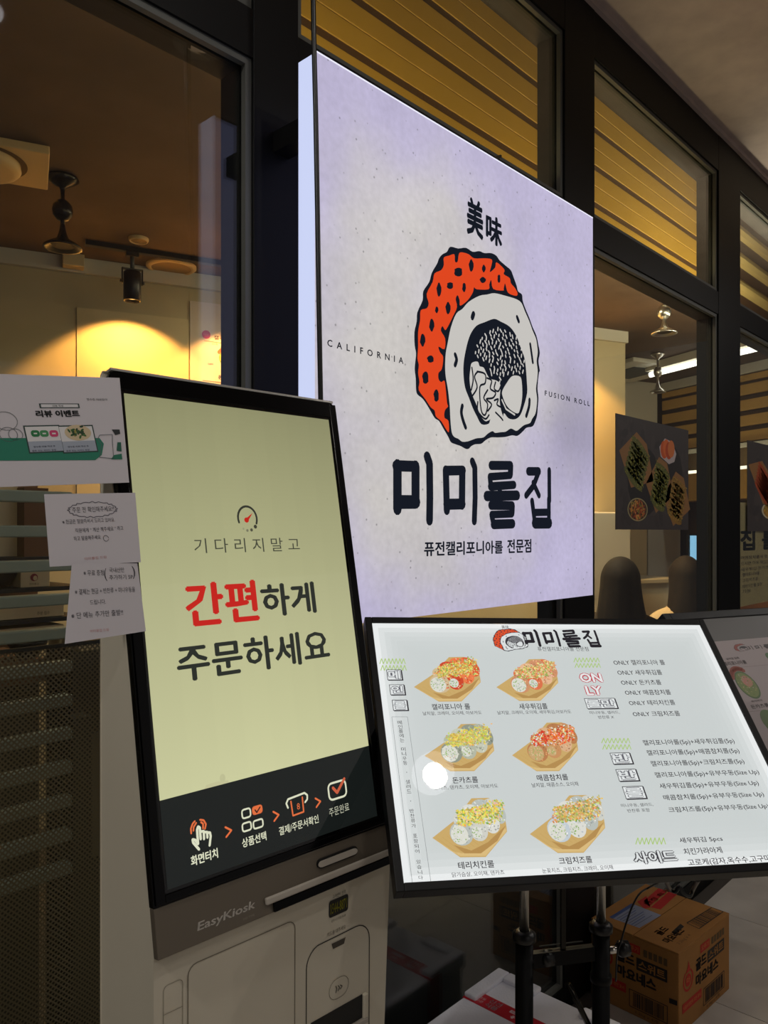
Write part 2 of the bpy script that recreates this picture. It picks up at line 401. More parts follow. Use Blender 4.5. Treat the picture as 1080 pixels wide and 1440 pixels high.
# upper box between glass and shutters: lid, and a warm strip lamp lying behind each transom
MB().box((-3, 9), (1.321, 1.80), (3.96, 4.0), 'dark').box((-3, 9), (1.25, 1.32), (3.131, 4.0), 'dark').build('trim_11', kind='structure')
for i, (a, b, pw, cl) in enumerate(((1.06, 2.08, 3.4, (1, .80, .42)), (2.3, 3.34, 3.6, (1, .80, .42)), (3.64, 5.05, 18, (1, .88, .62)))):
    r = empty('strip_lamp', ((a + b) / 2, 1.34, 2.45), 'warm strip lamp lying behind the transom, lighting the ' + ('shutter above the glowing sign', 'shutter right of the glowing sign', 'pale louvres')[i], 'light', 'strip lamps behind the transoms')
    MB().box((a, b), (1.301, 1.36), (T1 - .03, T1 - .012), 'white').build('tray', r)
    light('strip_lamp_light', 'AREA', ((a + b) / 2, 1.33, T1 - .005), pw, cl, b - a - .04, ((a + b) / 2, 1.75, 3.3), size_y=.045)
# ------------------------------------------------------------------ lights that hang in the shop
def pendant(x, yc, yd, x2, label, m='chrome_dark', sc_=1.0):
    """ball-jointed pendant: canopy on the ceiling, ball, flared dish below"""
    p = onZ(x, yc, IZ); d = (p - CAM).dot(FW); zd = CAM.z + (HY - yd) / FPX * d; h = IZ - zd
    r = empty('pendant_lamp', p, label, 'lamp', 'ball-jointed pendant lamps')
    s = sc_
    MB().lathe([(0, 0), (.055 * s, 0), (.06 * s, -.01), (.035 * s, -.028), (.012, -.04), (.009, -.05)], p, m, 24).build('canopy', r)
    MB().tube([p + Z * -.03, p + Z * -(h - .06)], .008, m).build('stem', r)
    c = p - Z * (h * .48)
    MB().lathe([(.0, .04), (.02, .036), (.034 * s, .02), (.038 * s, 0), (.034 * s, -.02), (.02, -.036), (0, -.04)], c, m, 20).build('ball_joint', r)
    q = p - Z * h
    MB().lathe([(.008, .085), (.012, .06), (.022, .03), (.05 * s, .014), (.07 * s, 0), (.071 * s, -.006), (.06 * s, -.006), (.045 * s, .006), (0, .01)], q, m, 32).build('dish_shade', r)
    MB().lathe([(.0, .002), (.04 * s, .002)], q, 'dark', 24).build('lens', r)
    return r
pendant(88, 249, 347, 84, 'dark metal pendant lamp beside the square ceiling plate, left window')
pendant(934, 412, 468, 934, 'chrome pendant lamp nearest in the window right of the sign', 'chrome')
pendant(925, 497, 551, 925, 'small chrome pendant lamp below the white fluorescent tube', 'chrome', .85)
# square ceiling plate with a round drum
p0 = onZ(70, 205, IZ)
r = empty('ceiling_air_vent', p0, 'square cream ceiling plate with a round drum, cut by the left edge', 'ceiling vent')
mb = MB(); c = p0 - EA * .30 + EB * .15
mb.frame_box(c, EA, EB, UP, (-.30, .30), (-.15, .17), (-.03, -.0005), 'plate'); mb.build('plate', r, bevel=.004)
MB().lathe([(.125, -.031), (.13, -.05), (.12, -.062), (.1, -.066), (0, -.066)], c + EA * .08, 'plate', 40).build('drum', r)
MB().lathe([(.128, -.0315), (.15, -.0315)], c + EA * .08, 'wood_gap', 40).build('ring_gap', r)
# smoke detector and round ceiling speaker
for x, y, rr, nm, lb, ct in ((195, 335, .045, 'smoke_detector', 'small round cream detector on the dark ceiling above the black rail', 'detector'), (241, 374, .125, 'ceiling_speaker', 'round cream ceiling speaker with a fine grille right of the black spotlight', 'speaker')):
    c = onZ(x, y, IZ); r = empty(nm, c, lb, ct)
    MB().lathe([(rr, -.0005), (rr, -.008), (rr * .9, -.016), (rr * .8, -.016), (rr * .78, -.01)], c, 'plate', 36).build('rim', r)
    MB().lathe([(rr * .8, -.012), (rr * .3, -.014), (0, -.014)], c, mat(nm + '_grille', (170, 140, 92), .7, bump=.4, bscale=500), 36).build('grille', r)
# track with a spotlight
ra = onZ(120, 338, IZ); rb = onZ(322, 370, IZ); dr = (rb - ra).normalized(); sd = dr.cross(UP)
r = empty('lighting_track', ra, 'black lighting track running along the dark ceiling in the left window', 'track')
MB().frame_box(ra, dr, sd, UP, (0, 2.2), (-.017, .017), (-.022, -.0005), 'blackplastic').build('rail', r)
def spotlight(px_, label, power):
    t = (px_ - 120) / (322 - 120); best = min((ra + dr * q * .01 for q in range(0, 220)), key=lambda p: abs(HX + FPX * (p - CAM).dot(RT) / (p - CAM).dot(FW) - px_))
    r = empty('track_spotlight', best, label, 'spotlight', 'black spotlights on the track')
    b = best - Z * .023
    MB().frame_box(b, dr, sd, UP, (-.028, .028), (-.014, .014), (-.02, 0), 'blackplastic').build('adapter', r)
    MB().tube([b - Z * .02, b - Z * .075], .010, 'gasket').build('stem', r)
    yk = MB(); yk.frame_box(b, dr, sd, UP, (-.045, .045), (-.008, .008), (-.083, -.077), 'gasket')
    for s in (-1, 1): yk.frame_box(b, dr, sd, UP, (s * .046 - .003, s * .046 + .003), (-.008, .008), (-.15, -.077), 'blackplastic'); yk.tube([b - Z * .14 + dr * s * .044, b - Z * .14 + dr * s * .056], .008, 'blackplastic')
    yk.build('yoke', r)
    MB().lathe([(0, 0), (.034, 0), (.040, -.006), (.041, -.14), (.036, -.142), (.034, -.12), (0, -.115)], b - Z * .09, 'blackplastic', 28).build('housing', r)
    q = b - Z * .215
    MB().lathe([(0, 0), (.031, 0)], q, 'spot_lens', 20).build('lens', r)
    light('spotlight_beam', 'SPOT', q - Z * .02, power, (1, .48, .12), .03, q - Z * 1.0 + EB * .62, 108, blend=.22)
    return r
spotlight(185, 'black cylinder spotlight over the glowing wall in the left window', 32)
spotlight(352, 'second black spotlight on the track, behind the window post', 24)
light('spotlight_beam_corner', 'SPOT', W0 + EA * 3.15 - EB * .3 + Z * 2.6, 58, (1, .5, .12), .03, W0 + EA * 3.35 + EB * .3 + Z * 1.4, 110, blend=.3)
# fluorescent tubes
for (xa, ya, xb, yb), lb in (((915, 527, 1000, 505), 'long white fluorescent tube seen right of the second pendant'), ((1022, 500, 1068, 489), 'short white fluorescent tube in the rightmost window')):
    a = onZ(xa, ya, 2.71); b = onZ(xb, yb, 2.71); r = empty('fluorescent_tube', a, lb, 'light', 'fluorescent tubes')
    MB().tube([a, b], .022, 'tube_light').build('tube', r)
    d = (b - a).normalized(); s2 = d.cross(UP)
    MB().frame_box(a, d, s2, UP, (-.03, (b - a).length + .03), (-.03, .03), (.028, .089), 'white').build('housing', r)

# ------------------------------------------------------------------ interior things, left window
def pxbox(name, x0, y0, x1, y1, v, dep, m, parent=None, bevel=0, mb=None, **kw):
    a = onY(x0, y0, v); b = onY(x1, y1, v); xm = onY(x1, y0, v)
    mbb = (mb or MB()).box((min(a.x, b.x), max(a.x, b.x)), (v, v + dep), (onY((x0 + x1) / 2, y1, v).z, onY((x0 + x1) / 2, y0, v).z), m)
    return mbb.build(name, parent, bevel, **kw) if mb is None else mbb
r = empty('slatted_partition', (.85, 1.75, 0), 'grey-green slatted partition standing behind the left window, below the paper notices', 'partition')
for i in range(12):
    z = 1.527 - i * .0774
    MB().box((-.35, .828), (1.75, 1.782), (z - .013, z + .013), 'partition').build('slat', r, bevel=.003)
MB().box((.828, .872), (1.745, 1.79), (0, 1.02), 'dark').build('post', r)
MB().box((-.40, -.35), (1.745, 1.79), (0, 1.57), 'dark').build('post', r)
r = empty('back_shelf', (.6, 2.35, 0), 'dark shelving unit with cream and brown boxes behind the slats', 'shelf')
for y in (783, 826, 870, 892):
    z = onY(50, y, 2.3).z
    MB().box((-.3, 1.12), (2.29, 2.6), (z - .012, z), 'dark').build('shelf_board', r)
MB().box((-.3, 1.12), (2.62, 2.64), (.5, 1.62), 'brown').build('back_panel', r)
pxbox('carton_box', -10, 684, 25, 782.5, 2.36, .15, 'cream', label='tall cream carton at the left edge behind the top slats', cat='box', group=None)
pxbox('brown_cabinet_box', 34, 686, 68, 782.5, 2.31, .15, 'brown', label='brown board box behind the upper slats right of the cream carton', cat='box')
pc = MB(); a = onY(34, 782.5, 2.32); b = onY(54, 768, 2.32)
pc.lathe([(.018, 0), (.024, .045), (.0235, .045), (.017, .003), (0, .003)], (a.x + .02, 2.34, a.z), 'white', 20); pc.build('paper_cup', label='small white paper cup behind the slats below the brown box', cat='cup')
o = pxbox('takeout_box', 29, 804, 70, 825.5, 2.31, .12, 'cream', label='cream box printed with a round red emblem behind the slats', cat='box', bevel=.002)
P = Print((0, 2.309, 0), X, Z); cx, cz = P.px(48, 812)
P.ell(cx, cz, .011, .011, (150, 40, 30)); P.ell(cx + .003, cz - .002, .006, .007, (225, 200, 150), 2); P.text('미미롤집', cx - .013, cx + .013, cz - .022, .006, (90, 60, 40)); P.build('emblem', print_mat('takeout_print', 0), o)
o = pxbox('flat_carton', -10, 853, 90, 869.5, 2.31, .2, 'cream', label='long flat cream carton on the lower shelf behind the slats', cat='box', bevel=.002)
P = Print((0, 2.309, 0), X, Z); P.ptext('주문 접수', 52, 865, 70, 864, 5, (90, 70, 50)); P.build('lettering', print_mat('carton_print', 0), o)
pxbox('tray', -10, 882, 90, 890, 2.31, .2, 'cream', label='thin cream tray under the flat cream carton behind the slats', cat='tray', bevel=.002)
bw = onY(39, 924, 2.05)
MB().lathe([(0, 0), (.025, 0), (.05, .038), (.052, .042), (.047, .04), (.02, .008), (0, .006)], bw, 'dark', 28).build('black_bowl', label='black bowl behind the slats just above the mesh screen', cat='bowl')
c = onY(8, 826, 2.31)
MB().lathe([(0, 0), (.02, 0), (.042, .035), (.044, .04), (.04, .038), (.016, .006), (0, .006)], c + Z * .002 + X * .01 + Y * .05, 'dark', 24).build('black_bowl', label='dark bowl at the left edge beside the emblem box', cat='bowl')
rc = empty('low_counter', (.3, 2.1, 0), 'brown low counter behind the lower slats, carrying a black bowl', 'counter')
MB().box((-.35, .88), (2.0, 2.28), (bw.z - .06, bw.z - .001), 'brown').build('counter_top', rc)
MB().box((-.35, .88), (2.05, 2.27), (.0, bw.z - .061), 'dark').build('base', rc)
r = empty('low_cabinet', (1.0, 1.85, 0), 'black low cabinet with a cream top rail between slats and kiosk', 'cabinet')
MB().box((.875, 1.25), (1.85, 2.0), (0, onY(135, 912, 1.85).z - .001), 'blackplastic').build('body', r)
pxbox('top_rail', 111, 897, 185, 912, 1.84, .17, 'cream', r)
pxbox('front_panel', 111, 1028, 185, 1200, 1.835, .012, 'band', r)

# perforated mesh on the inside of the left pane
def mesh_sheet():
    r = empty('mesh_screen', (.03, 1.245, 0), 'black diamond mesh screen covering the lower left window', 'mesh screen')
    mb = MB(); x0, x1, z0, z1 = -.86, .915, .62, 1.262; pt = .0062; wd = .0027
    k = -(x1 - x0)
    def strip(p, q, y):
        d = Vector((q[0] - p[0], 0, q[1] - p[1])); L = d.length
        if L < 1e-4: return
        d /= L; nn = Vector((-d.z, 0, d.x)) * wd / 2
        a = Vector((p[0], y, p[1])); b = Vector((q[0], y, q[1]))
        mb.add([a + nn, a - nn, b - nn, b + nn], [(0, 1, 2, 3)], 'mesh')
    s = 0.0; W, H = x1 - x0, z1 - z0
    while s < W + H:
        # family 1: x+z = s ; family 2 mirrored
        pa = (min(s, W), s - min(s, W)); pb = (max(0, s - H), s - max(0, s - H))
        strip((x0 + pa[0], z0 + pa[1]), (x0 + pb[0], z0 + pb[1]), 1.246)
        strip((x1 - pa[0], z0 + pa[1]), (x1 - pb[0], z0 + pb[1]), 1.2468)
        s += pt * 1.414 / 1.0
    mb.build('mesh', r)
    MB().box((x0, x1), (1.244, 1.25), (z1, z1 + .006), 'dark').build('top_hem', r)
mesh_sheet()

MB().box((1.05, 2.095), (1.255, 1.27), (.075, 1.0), 'dark').build('darkening_panel', label='black panel added to darken the lower pane below the glowing sign', cat='panel')  # panels added to keep the lower panes dark
MB().box((2.29, 3.355), (1.255, 1.27), (.075, 1.0), 'dark').build('darkening_panel', label='black panel added to darken the lower pane behind the carton', cat='panel')
# wall posters at the back of the left window
def poster_wall():
    a = ab(onB(108, 450, 0)); b = ab(onB(265, 450, 0)); zt = onB(150, 437, 0).z
    ibox(MB(), (a[0], b[0]), (-.006, -.0006), (1.2, zt), mat('warm_sheet', (222, 204, 160), .7)).build('wall_panel', label='plain cream sheet on the wall under the black spotlight', cat='poster')
    a = ab(onB(267, 450, 0)); 
    o = ibox(MB(), (a[0], a[0] + .85), (-.006, -.0006), (1.0, onB(290, 426, 0).z), mat('menu_sheet', (226, 208, 188), .6)).build('menu_poster', label='wall poster with a pink dot and roll pictures beside the window post', cat='poster')
    P = Print(W0 - EB * .007, EA, Z)
    c = P.px(290, 470.5); k = P.px(296, 470.5)[0] - c[0]; P.ell(c[0], c[1], k, k, (205, 30, 80), 2); P.text('NEW', c[0] - k * .6, c[0] + k * .6, c[1] - k * .25, k * .5, (235, 120, 150), 0, 3)
    P.ptext('날치알 듬뿍', 309, 472, 330, 475, 4, (90, 70, 60)); P.ptext('캘리포니아롤', 301, 476.5, 346, 483, 6, (80, 55, 45), .02)
    P.stroke([P.px(287, 479), P.px(350, 488)], .004, (170, 120, 90), 1, cap=0); P.stroke([P.px(285, 535), P.px(350, 542)], .004, (190, 120, 90), 1, cap=0)
    P.ptext('오이채', 298, 485, 306, 486, 3, (120, 95, 80)); P.ptext('크래미', 292, 513, 300, 514, 3, (120, 95, 80))
    c = P.px(320, 504); e = P.px(332, 504)[0] - c[0]
    P.ell(c[0], c[1], e, e * .95, (120, 150, 40), 2, 28); P.ell(c[0], c[1], e * .9, e * .86, (205, 205, 70), 3, 28); P.ell(c[0] + e * .25, c[1] + e * .3, e * .5, e * .4, (240, 150, 110), 4)
    for q in range(60):
        t, rr = random.random() * 6.28, random.random() ** .5 * e * .8
        P.ell(c[0] + rr * math.cos(t), c[1] + rr * math.sin(t), e * .06, e * .05, random.choice([(235, 225, 120), (150, 170, 50), (240, 240, 190)]), 5, 6)
    arc = [(c[0] + e * 1.15 * math.cos(R(t)), c[1] + e * 1.2 * math.sin(R(t))) for t in range(150, 60, -10)]
    P.stroke(arc, e * .4, (235, 100, 40), 4)
    P.ptext('바삭바삭', 311, 527, 330, 529, 3, (120, 80, 60)); P.ptext('돈카츠롤', 307, 532.5, 335, 536, 6, (80, 55, 45), .02)
    P.build('print', print_mat('poster_print', 0, .6), o)
poster_wall()
a = ab(onB(87, 352, 0)); b = ab(onB(117, 352, 0))
ibox(MB(), (a[0], b[0]), (-.1, -.031), (2.735, 2.795), 'cream').build('junction_box', label='small cream box at the top of the wall right of the dark pendant', cat='box', bevel=.004)

# ------------------------------------------------------------------ interior things, right windows
def ipx(name, x0, y0, x1, y1, b, dep, m, parent=None, bevel=0, **kw):
    p = ab(onB(x0, y1, b)); q = ab(onB(x1, y0, b)); return ibox(MB(), (p[0], q[0]), (b, b + dep), (max(0, p[2]), q[2]), m).build(name, parent, bevel, **kw)
pa = onZ(895, 519, IZ)
r = empty('ceiling_air_conditioner', pa, 'white ceiling air conditioner panel left of the long fluorescent tube', 'air conditioner')
MB().frame_box(pa, EA, EB, UP, (-.35, .25), (-.35, .35), (-.035, -.0005), 'white').build('panel', r, bevel=.006)
MB().frame_box(pa, EA, EB, UP, (-.2, .1), (-.2, .2), (-.04, -.0355), 'gasket').build('grille', r)
ibox(MB(), (3.2, 3.6), (-.3, -.01), (0, 1.57), 'white').build('side_fridge', label='white upright cabinet beside the wall, behind the seated person in the dark jacket', cat='cabinet', bevel=.01)
ibox(MB(), (4.52, 4.95), (1.0, 1.28), (0, 1.9), 'cream').build('tall_cabinet', label='tall cream cabinet below the dark food poster', cat='cabinet', bevel=.006)
ibox(MB(), (4.96, 5.33), (1.0, 1.28), (0, 1.9), 'white').build('tall_cabinet', label='tall grey-white cabinet right of the cream cabinet', cat='cabinet', bevel=.006)
r = empty('service_counter', W0 + EA * 4.2 - EB * .4, 'cream service counter with a strip of lights, between the two seated people', 'counter')
zc = 1.11
ibox(MB(), (3.9, 4.47), (.08, .5), (zc - .03, zc), 'white').build('worktop', r, bevel=.004)
ibox(MB(), (3.92, 4.43), (.1, .48), (0, zc - .031), 'white').build('body', r)
lb = MB()
for i in range(30):
    for s in (0, 1):
        lb.lathe([(.008, 0), (.0, .004)], W0 + EA * (4.40 - s * .022) + EB * .099 + Z * (1.06 - i * .026), 'led', 6, -EB)
lb.build('light_strip', r, kind='stuff')
# dark band and shelf below the wooden boards
ibox(MB(), (5.2, 5.34), (-.5, .95), (1.93, 1.96), 'led').build('shelf_light', label='thin warm light strip under the tan wall boards', cat='light')
ibox(MB(), (5.1, 5.34), (-.5, .95), (1.70, 1.925), 'wood').build('wall_cabinet', label='tan wall cabinet under the warm light strip at the right', cat='cabinet')
ibox(MB(), (4.9, 5.34), (-.4, .9), (0, 1.0), 'brown').build('kitchen_counter', label='brown kitchen counter under the tan wall cabinet', cat='counter')
p = onA(977, 800, 4.9)
r = empty('order_monitor', p, 'small lit blue-white monitor behind the person in the cream blouse', 'monitor')
q = onB(978, 778, -.2); a_, b_, z_ = ab(q)
ibox(MB(), (a_ - .06, a_ + .10), (b_, b_ + .02), (z_ - .13, z_ + .13), 'blackplastic').build('housing', r)
ibox(MB(), (a_ - .05, a_ + .09), (b_ - .002, b_ - .0005), (z_ - .12, z_ + .12), 'monitor').build('screen', r)
ibox(MB(), (a_ - .0, a_ + .03), (b_ + .005, b_ + .02), (0, z_ - .13), 'blackplastic').build('stand', r)

# seated people seen from behind through the right window
def person(head_px, top_y, depth, yaw, cloth, label, hair_len, wide):
    ray0 = ray(head_px, top_y); base = CAM + ray0 * depth; zt = base.z
    o = Vector((base.x, base.y, 0)); root = empty('person', o, label, 'person')
    e = Matrix.Rotation(yaw, 3, 'Z')
    def L(x, y, z): return o + e @ Vector((x, y, z))
    # skeleton: pelvis first
    hz = zt - .12
    J = {'pelvis': (0, 0, hz - .70), 'waist': (0, -.0, hz - .52), 'chest': (0, .02, hz - .34), 'neck0': (0, .03, hz - .20), 'neck': (0, .03, hz - .13), 'head': (0, .05, hz - .02), 'crown': (0, .045, hz + .04)}
    rad = {'pelvis': (.155, .12), 'waist': (.125, .10), 'chest': (.15, .11), 'neck0': (.09, .075), 'neck': (.05, .05), 'head': (.075, .09), 'crown': (.07, .08)}
    E_ = [('pelvis', 'waist'), ('waist', 'chest'), ('chest', 'neck0'), ('neck0', 'neck'), ('neck', 'head'), ('head', 'crown')]
    for s, t in ((-1, 'l'), (1, 'r')):
        J.update({'sh' + t: (s * .19, .02, hz - .24), 'el' + t: (s * .22, .1, hz - .48), 'wr' + t: (s * .13, .32, hz - .46), 'hd' + t: (s * .11, .38, hz - .46),
                  'hip' + t: (s * .09, .06, hz - .72), 'kn' + t: (s * .11, .44, hz - .70), 'an' + t: (s * .11, .42, .09), 'ft' + t: (s * .11, .54, .045)})
        rad.update({'sh' + t: (.062, .062), 'el' + t: (.045, .045), 'wr' + t: (.028, .028), 'hd' + t: (.035, .018), 'hip' + t: (.09, .09), 'kn' + t: (.062, .062), 'an' + t: (.04, .04), 'ft' + t: (.04, .03)})
        E_ += [('neck0', 'sh' + t), ('sh' + t, 'el' + t), ('el' + t, 'wr' + t), ('wr' + t, 'hd' + t), ('pelvis', 'hip' + t), ('hip' + t, 'kn' + t), ('kn' + t, 'an' + t), ('an' + t, 'ft' + t)]
        for k_, (dx, ln) in enumerate(((-.024, .065), (-.008, .078), (.008, .072), (.024, .055))):
            a = 'f%d%s' % (k_, t); J[a + '0'] = (s * .11 + dx, .42, hz - .462); J[a + '1'] = (s * .11 + dx * 1.1, .42 + ln, hz - .485)
            rad[a + '0'] = (.009, .009); rad[a + '1'] = (.007, .007); E_ += [('hd' + t, a + '0'), (a + '0', a + '1')]
        J['th' + t] = (s * .11 - s * .05, .42, hz - .465); rad['th' + t] = (.009, .009); E_.append(('hd' + t, 'th' + t))
    ks = list(J); me = bpy.data.meshes.new('body'); me.from_pydata([tuple(e @ Vector(J[k_])) for k_ in ks], [(ks.index(a), ks.index(b)) for a, b in E_], [])
    ob = bpy.data.objects.new('body', me); COL.objects.link(ob); ob.parent = root
    sk = ob.modifiers.new('skin', 'SKIN'); sk.use_smooth_shade = True
    for i, k_ in enumerate(ks): me.skin_vertices[0].data[i].radius = rad[k_]; me.skin_vertices[0].data[i].use_root = (i == 0)
    ob.modifiers.new('sub', 'SUBSURF').levels = 2; ob.modifiers['sub'].render_levels = 2
    me.materials.append(M[cloth]); me.materials.append(M['skin'])
    # head with a face turned away from the lens
    hc = L(0, .06, hz); hm = MB()
    prof = []
    def ball(mb, c, rx, ry, rz, m, u=20, v=14, f=None):
        vs = []; 
        for i in range(v + 1):
            for j in range(u):
                a, b = math.pi * i / v, 2 * math.pi * j / u; p_ = Vector((math.sin(a) * math.cos(b) * rx, math.sin(a) * math.sin(b) * ry, math.cos(a) * rz))
                if f: p_ = f(p_)
                vs.append(Vector(c) + e @ p_)
        fs = [(i * u + j, (i + 1) * u + j, (i + 1) * u + (j + 1) % u, i * u + (j + 1) % u) for i in range(v) for j in range(u)]
        mb.add(vs, fs, m, True)
    ball(hm, hc, .074, .092, .112, 'skin', f=lambda p_: Vector((p_.x * (1 - .25 * max(0, -p_.z / .11)), p_.y, p_.z)))
    ball(hm, hc + e @ Vector((0, .095, -.015)), .013, .02, .022, 'skin', 10, 8)
    for s in (-1, 1): ball(hm, hc + e @ Vector((s * .074, .0, -.01)), .01, .02, .03, 'skin', 10, 8); ball(hm, hc + e @ Vector((s * .03, .083, .01)), .012, .008, .008, 'dark', 10, 8)
    ball(hm, hc + e @ Vector((0, .082, -.055)), .022, .008, .006, 'tape', 10, 8)
    hm.build('head', root)
    # long hair as one swept surface: cap and fall down the back
    hb = MB(); rows = []
    N_ = 26; U_ = 22; vs = []
    for i in range(N_ + 1):
        t = i / N_
        if t < .45: a = math.pi / 2 * t / .45; rr = math.sin(a); z = hz + .015 + .125 * math.cos(a); wx, wy = .09 * rr * wide, .112 * rr; cy = -.0
        else: q = (t - .45) / .55; z = hz + .015 - hair_len * q; wx = (.09 + .05 * q ** 1.3) * wide; wy = .112 - .02 * q; cy = -.0 - .05 * q
        for j in range(U_ + 1):
            b = R(-205) + R(230) * j / U_     # open at the face
            wob = 1 + .022 * math.sin(j * 2.4 + i * .25) * min(1, t * 1.6)
            vs.append(L(wx * math.cos(b) * wob, cy + .035 + wy * math.sin(b) * wob, z))
    fs = [(i * (U_ + 1) + j, (i + 1) * (U_ + 1) + j, (i + 1) * (U_ + 1) + j + 1, i * (U_ + 1) + j + 1) for i in range(N_) for j in range(U_)]
    hb.add(vs, fs, 'hair', True); h = hb.build('hair', root); so = h.modifiers.new('thick', 'SOLIDIFY'); so.thickness = .012
    # simple stool under the sitter
    st = empty('stool', o + e @ Vector((0, 0, 0)), 'brown round stool under the person in the ' + cloth + ' behind the window', 'stool', None)
    zs = hz - .86
    MB().lathe([(0, 0), (.17, 0), (.175, .012), (.17, .03), (0, .032)], o + Z * (zs), 'brown', 28).build('seat', st)
    for s in (-1, 1):
        for q in (-1, 1): MB().tube([o + e @ Vector((s * .1, q * .1, zs)), o + e @ Vector((s * .15, q * .15, 0))], .011, 'blackplastic', 8).build('leg', st)
    return root
hd = TH - R(90)
person(874, 788, 4.08, hd - R(8), 'jacket', 'long-haired person in a dark jacket seen from behind, right of the glowing sign', .34, 1.12)
person(968, 786, 4.55, hd + R(4), 'blouse', 'long-haired person in a cream blouse seen from behind beside the window post', .30, 1.0)

# ------------------------------------------------------------------ posters on the right panes
def food_tray(P, c, ang, L_, W_, base, tops, n_, lay):
    """diamond board with a topped roll, as printed on the poster (plane units)"""
    ca, sa = math.cos(ang), math.sin(ang); T = lambda x, y: (c[0] + x * ca - y * sa, c[1] + x * sa + y * ca)
    P.poly([T(-L_ * .62, 0), T(-L_ * .2, W_ * .62), T(L_ * .62, W_ * .25), T(L_ * .66, -W_ * .15), T(L_ * .1, -W_ * .66)], base, lay)
    for i in range(-3, 4):
        x, y = T(i * L_ * .13, 0); P.ell(x, y, L_ * .13, W_ * .36, tops[0], lay + 1, 14, ang)
    for i in range(n_):
        x = random.uniform(-.46, .5) * L_; y = random.uniform(-.36, .36) * W_; x, y = T(x, y)
        P.ell(x, y, L_ * random.uniform(.012, .022), L_ * random.uniform(.01, .016), random.choice(tops[1:]), lay + 2 + (i % 3) * .3, 5, random.random() * 3)
def window_poster(ax, ay, bx_, by_, label, variant):
    """matt photo poster stuck on the outside of the pane"""
    a = onY(ax, ay, GV - .003); b = onY(bx_, by_, GV - .003)
    o = MB().box((a.x, b.x), (GV - .0025, GV - .0008), (b.z, a.z), mat('poster_back', (52, 48, 46), .7)).build('food_poster', label=label, cat='poster', group='dark food posters on the panes')
    P = Print((a.x, GV - .003, a.z), X, Z); W = b.x - a.x; H = a.z - b.z
    P.rect(0, -H, W, 0, (62, 56, 56), .5)
    for i in range(140):
        x, y = random.random() * W, -random.random() * H; s_ = W * random.uniform(.02, .07)
        if s_ < x < W - s_ and -H + s_ < y < -s_: P.ell(x, y, s_, s_ * .5, random.choice([(58, 52, 52), (68, 61, 60), (54, 49, 50)]), .8 + .01 * i / 10, 9, random.random() * 3)
    q = lambda u_, v_: (W * u_, -H * v_)
    green = [(92, 92, 40), (140, 140, 44), (112, 120, 40), (66, 84, 38), (160, 150, 60), (40, 46, 34)]
    gold = [(140, 104, 40), (168, 128, 50), (120, 84, 34), (180, 150, 70), (96, 100, 50), (60, 50, 36)]
    brd = (138, 98, 56)
    if variant == 0:
        P.ell(*q(.36, .56), W * .22, W * .2, (34, 30, 32), 1, 20); P.ell(*q(.75, .5), W * .16, W * .2, (36, 32, 33), 1, 20)
        food_tray(P, q(.26, .41), R(62), H * .40, W * .36, brd, green, 420, 2)
        food_tray(P, q(.57, .60), R(70), H * .42, W * .30, brd, green, 420, 2)
        food_tray(P, q(.82, .72), R(70), H * .42, W * .32, brd, gold, 420, 2)
        c = q(.68, .24); P.poly([(c[0] - W * .12, c[1] + H * .02), (c[0] - W * .04, c[1] + H * .11), (c[0] + W * .07, c[1] + H * .09), (c[0] + W * .13, c[1] - H * .02), (c[0] + W * .1, c[1] - H * .1), (c[0] + W * .02, c[1] - H * .13), (c[0] - W * .1, c[1] - H * .07)], (176, 166, 168), 2)
        for s in range(4): P.ell(c[0] + W * (s - 1.5) * .035, c[1] + H * .02 * (s % 2), W * .05, H * .085, [(190, 80, 30), (206, 100, 44), (176, 66, 26), (198, 110, 56)][s], 3 + s * .2, 14, R(20 - s * 14))
        c = q(.27, .82); P.ell(c[0], c[1], W * .13, H * .105, (150, 140, 100), 2, 30); P.ell(c[0], c[1], W * .118, H * .094, (70, 44, 28), 3, 30)
        for i in range(90):
            t, rr = random.random() * 6.28, random.random() ** .5; P.ell(c[0] + math.cos(t) * rr * W * .1, c[1] + math.sin(t) * rr * H * .08, W * .018, H * .008, random.choice([(190, 120, 50), (150, 60, 30), (120, 110, 40), (210, 160, 90)]), 4 + i * .004, 6, random.random() * 3)
    else:
        food_tray(P, q(.22, .50), R(62), H * .34, W * .36, brd, [(150, 60, 24), (200, 90, 40), (170, 60, 30), (220, 120, 60)], 120, 2)
        food_tray(P, q(.60, .45), R(68), H * .42, W * .3, brd, gold, 120, 2)
        c = q(.30, .76); P.ell(c[0], c[1], W * .13, H * .105, (190, 180, 150), 2, 30); P.ell(c[0], c[1], W * .11, H * .09, (150, 110, 40), 3, 30)
        for i in range(60):
            t, rr = random.random() * 6.28, random.random() ** .5; P.ell(c[0] + math.cos(t) * rr * W * .1, c[1] + math.sin(t) * rr * H * .08, W * .018, H * .008, random.choice([(210, 160, 60), (180, 130, 50), (120, 110, 40)]), 4 + i * .004, 6, random.random() * 3)
        food_tray(P, q(.85, .7), R(70), H * .4, W * .3, brd, green, 100, 2)
    P.build('photo_print', print_mat('poster_photo', 0, .6), o)
window_poster(866, 581, 968, 745, 'dark food poster on the pane right of the glowing sign', 0)
window_poster(1051, 619, 1150, 747, 'dark food poster on the rightmost pane, cut by the frame', 1)
a = onY(1040, 706, GV - .002); b = onY(1120, 838, GV - .002)
o = MB().box((a.x, b.x), (GV + .0062, GV + .0075), (b.z, a.z), mat('old_paper', (188, 168, 120), .7)).build('window_notice', label='cream paper notice with brush letters on the rightmost pane', cat='notice')
P = Print((0, GV + .0055, 0), X, Z)
P.ptext('집 롤', 1041, 776, 1092, 771, 30, (26, 20, 16), .04)
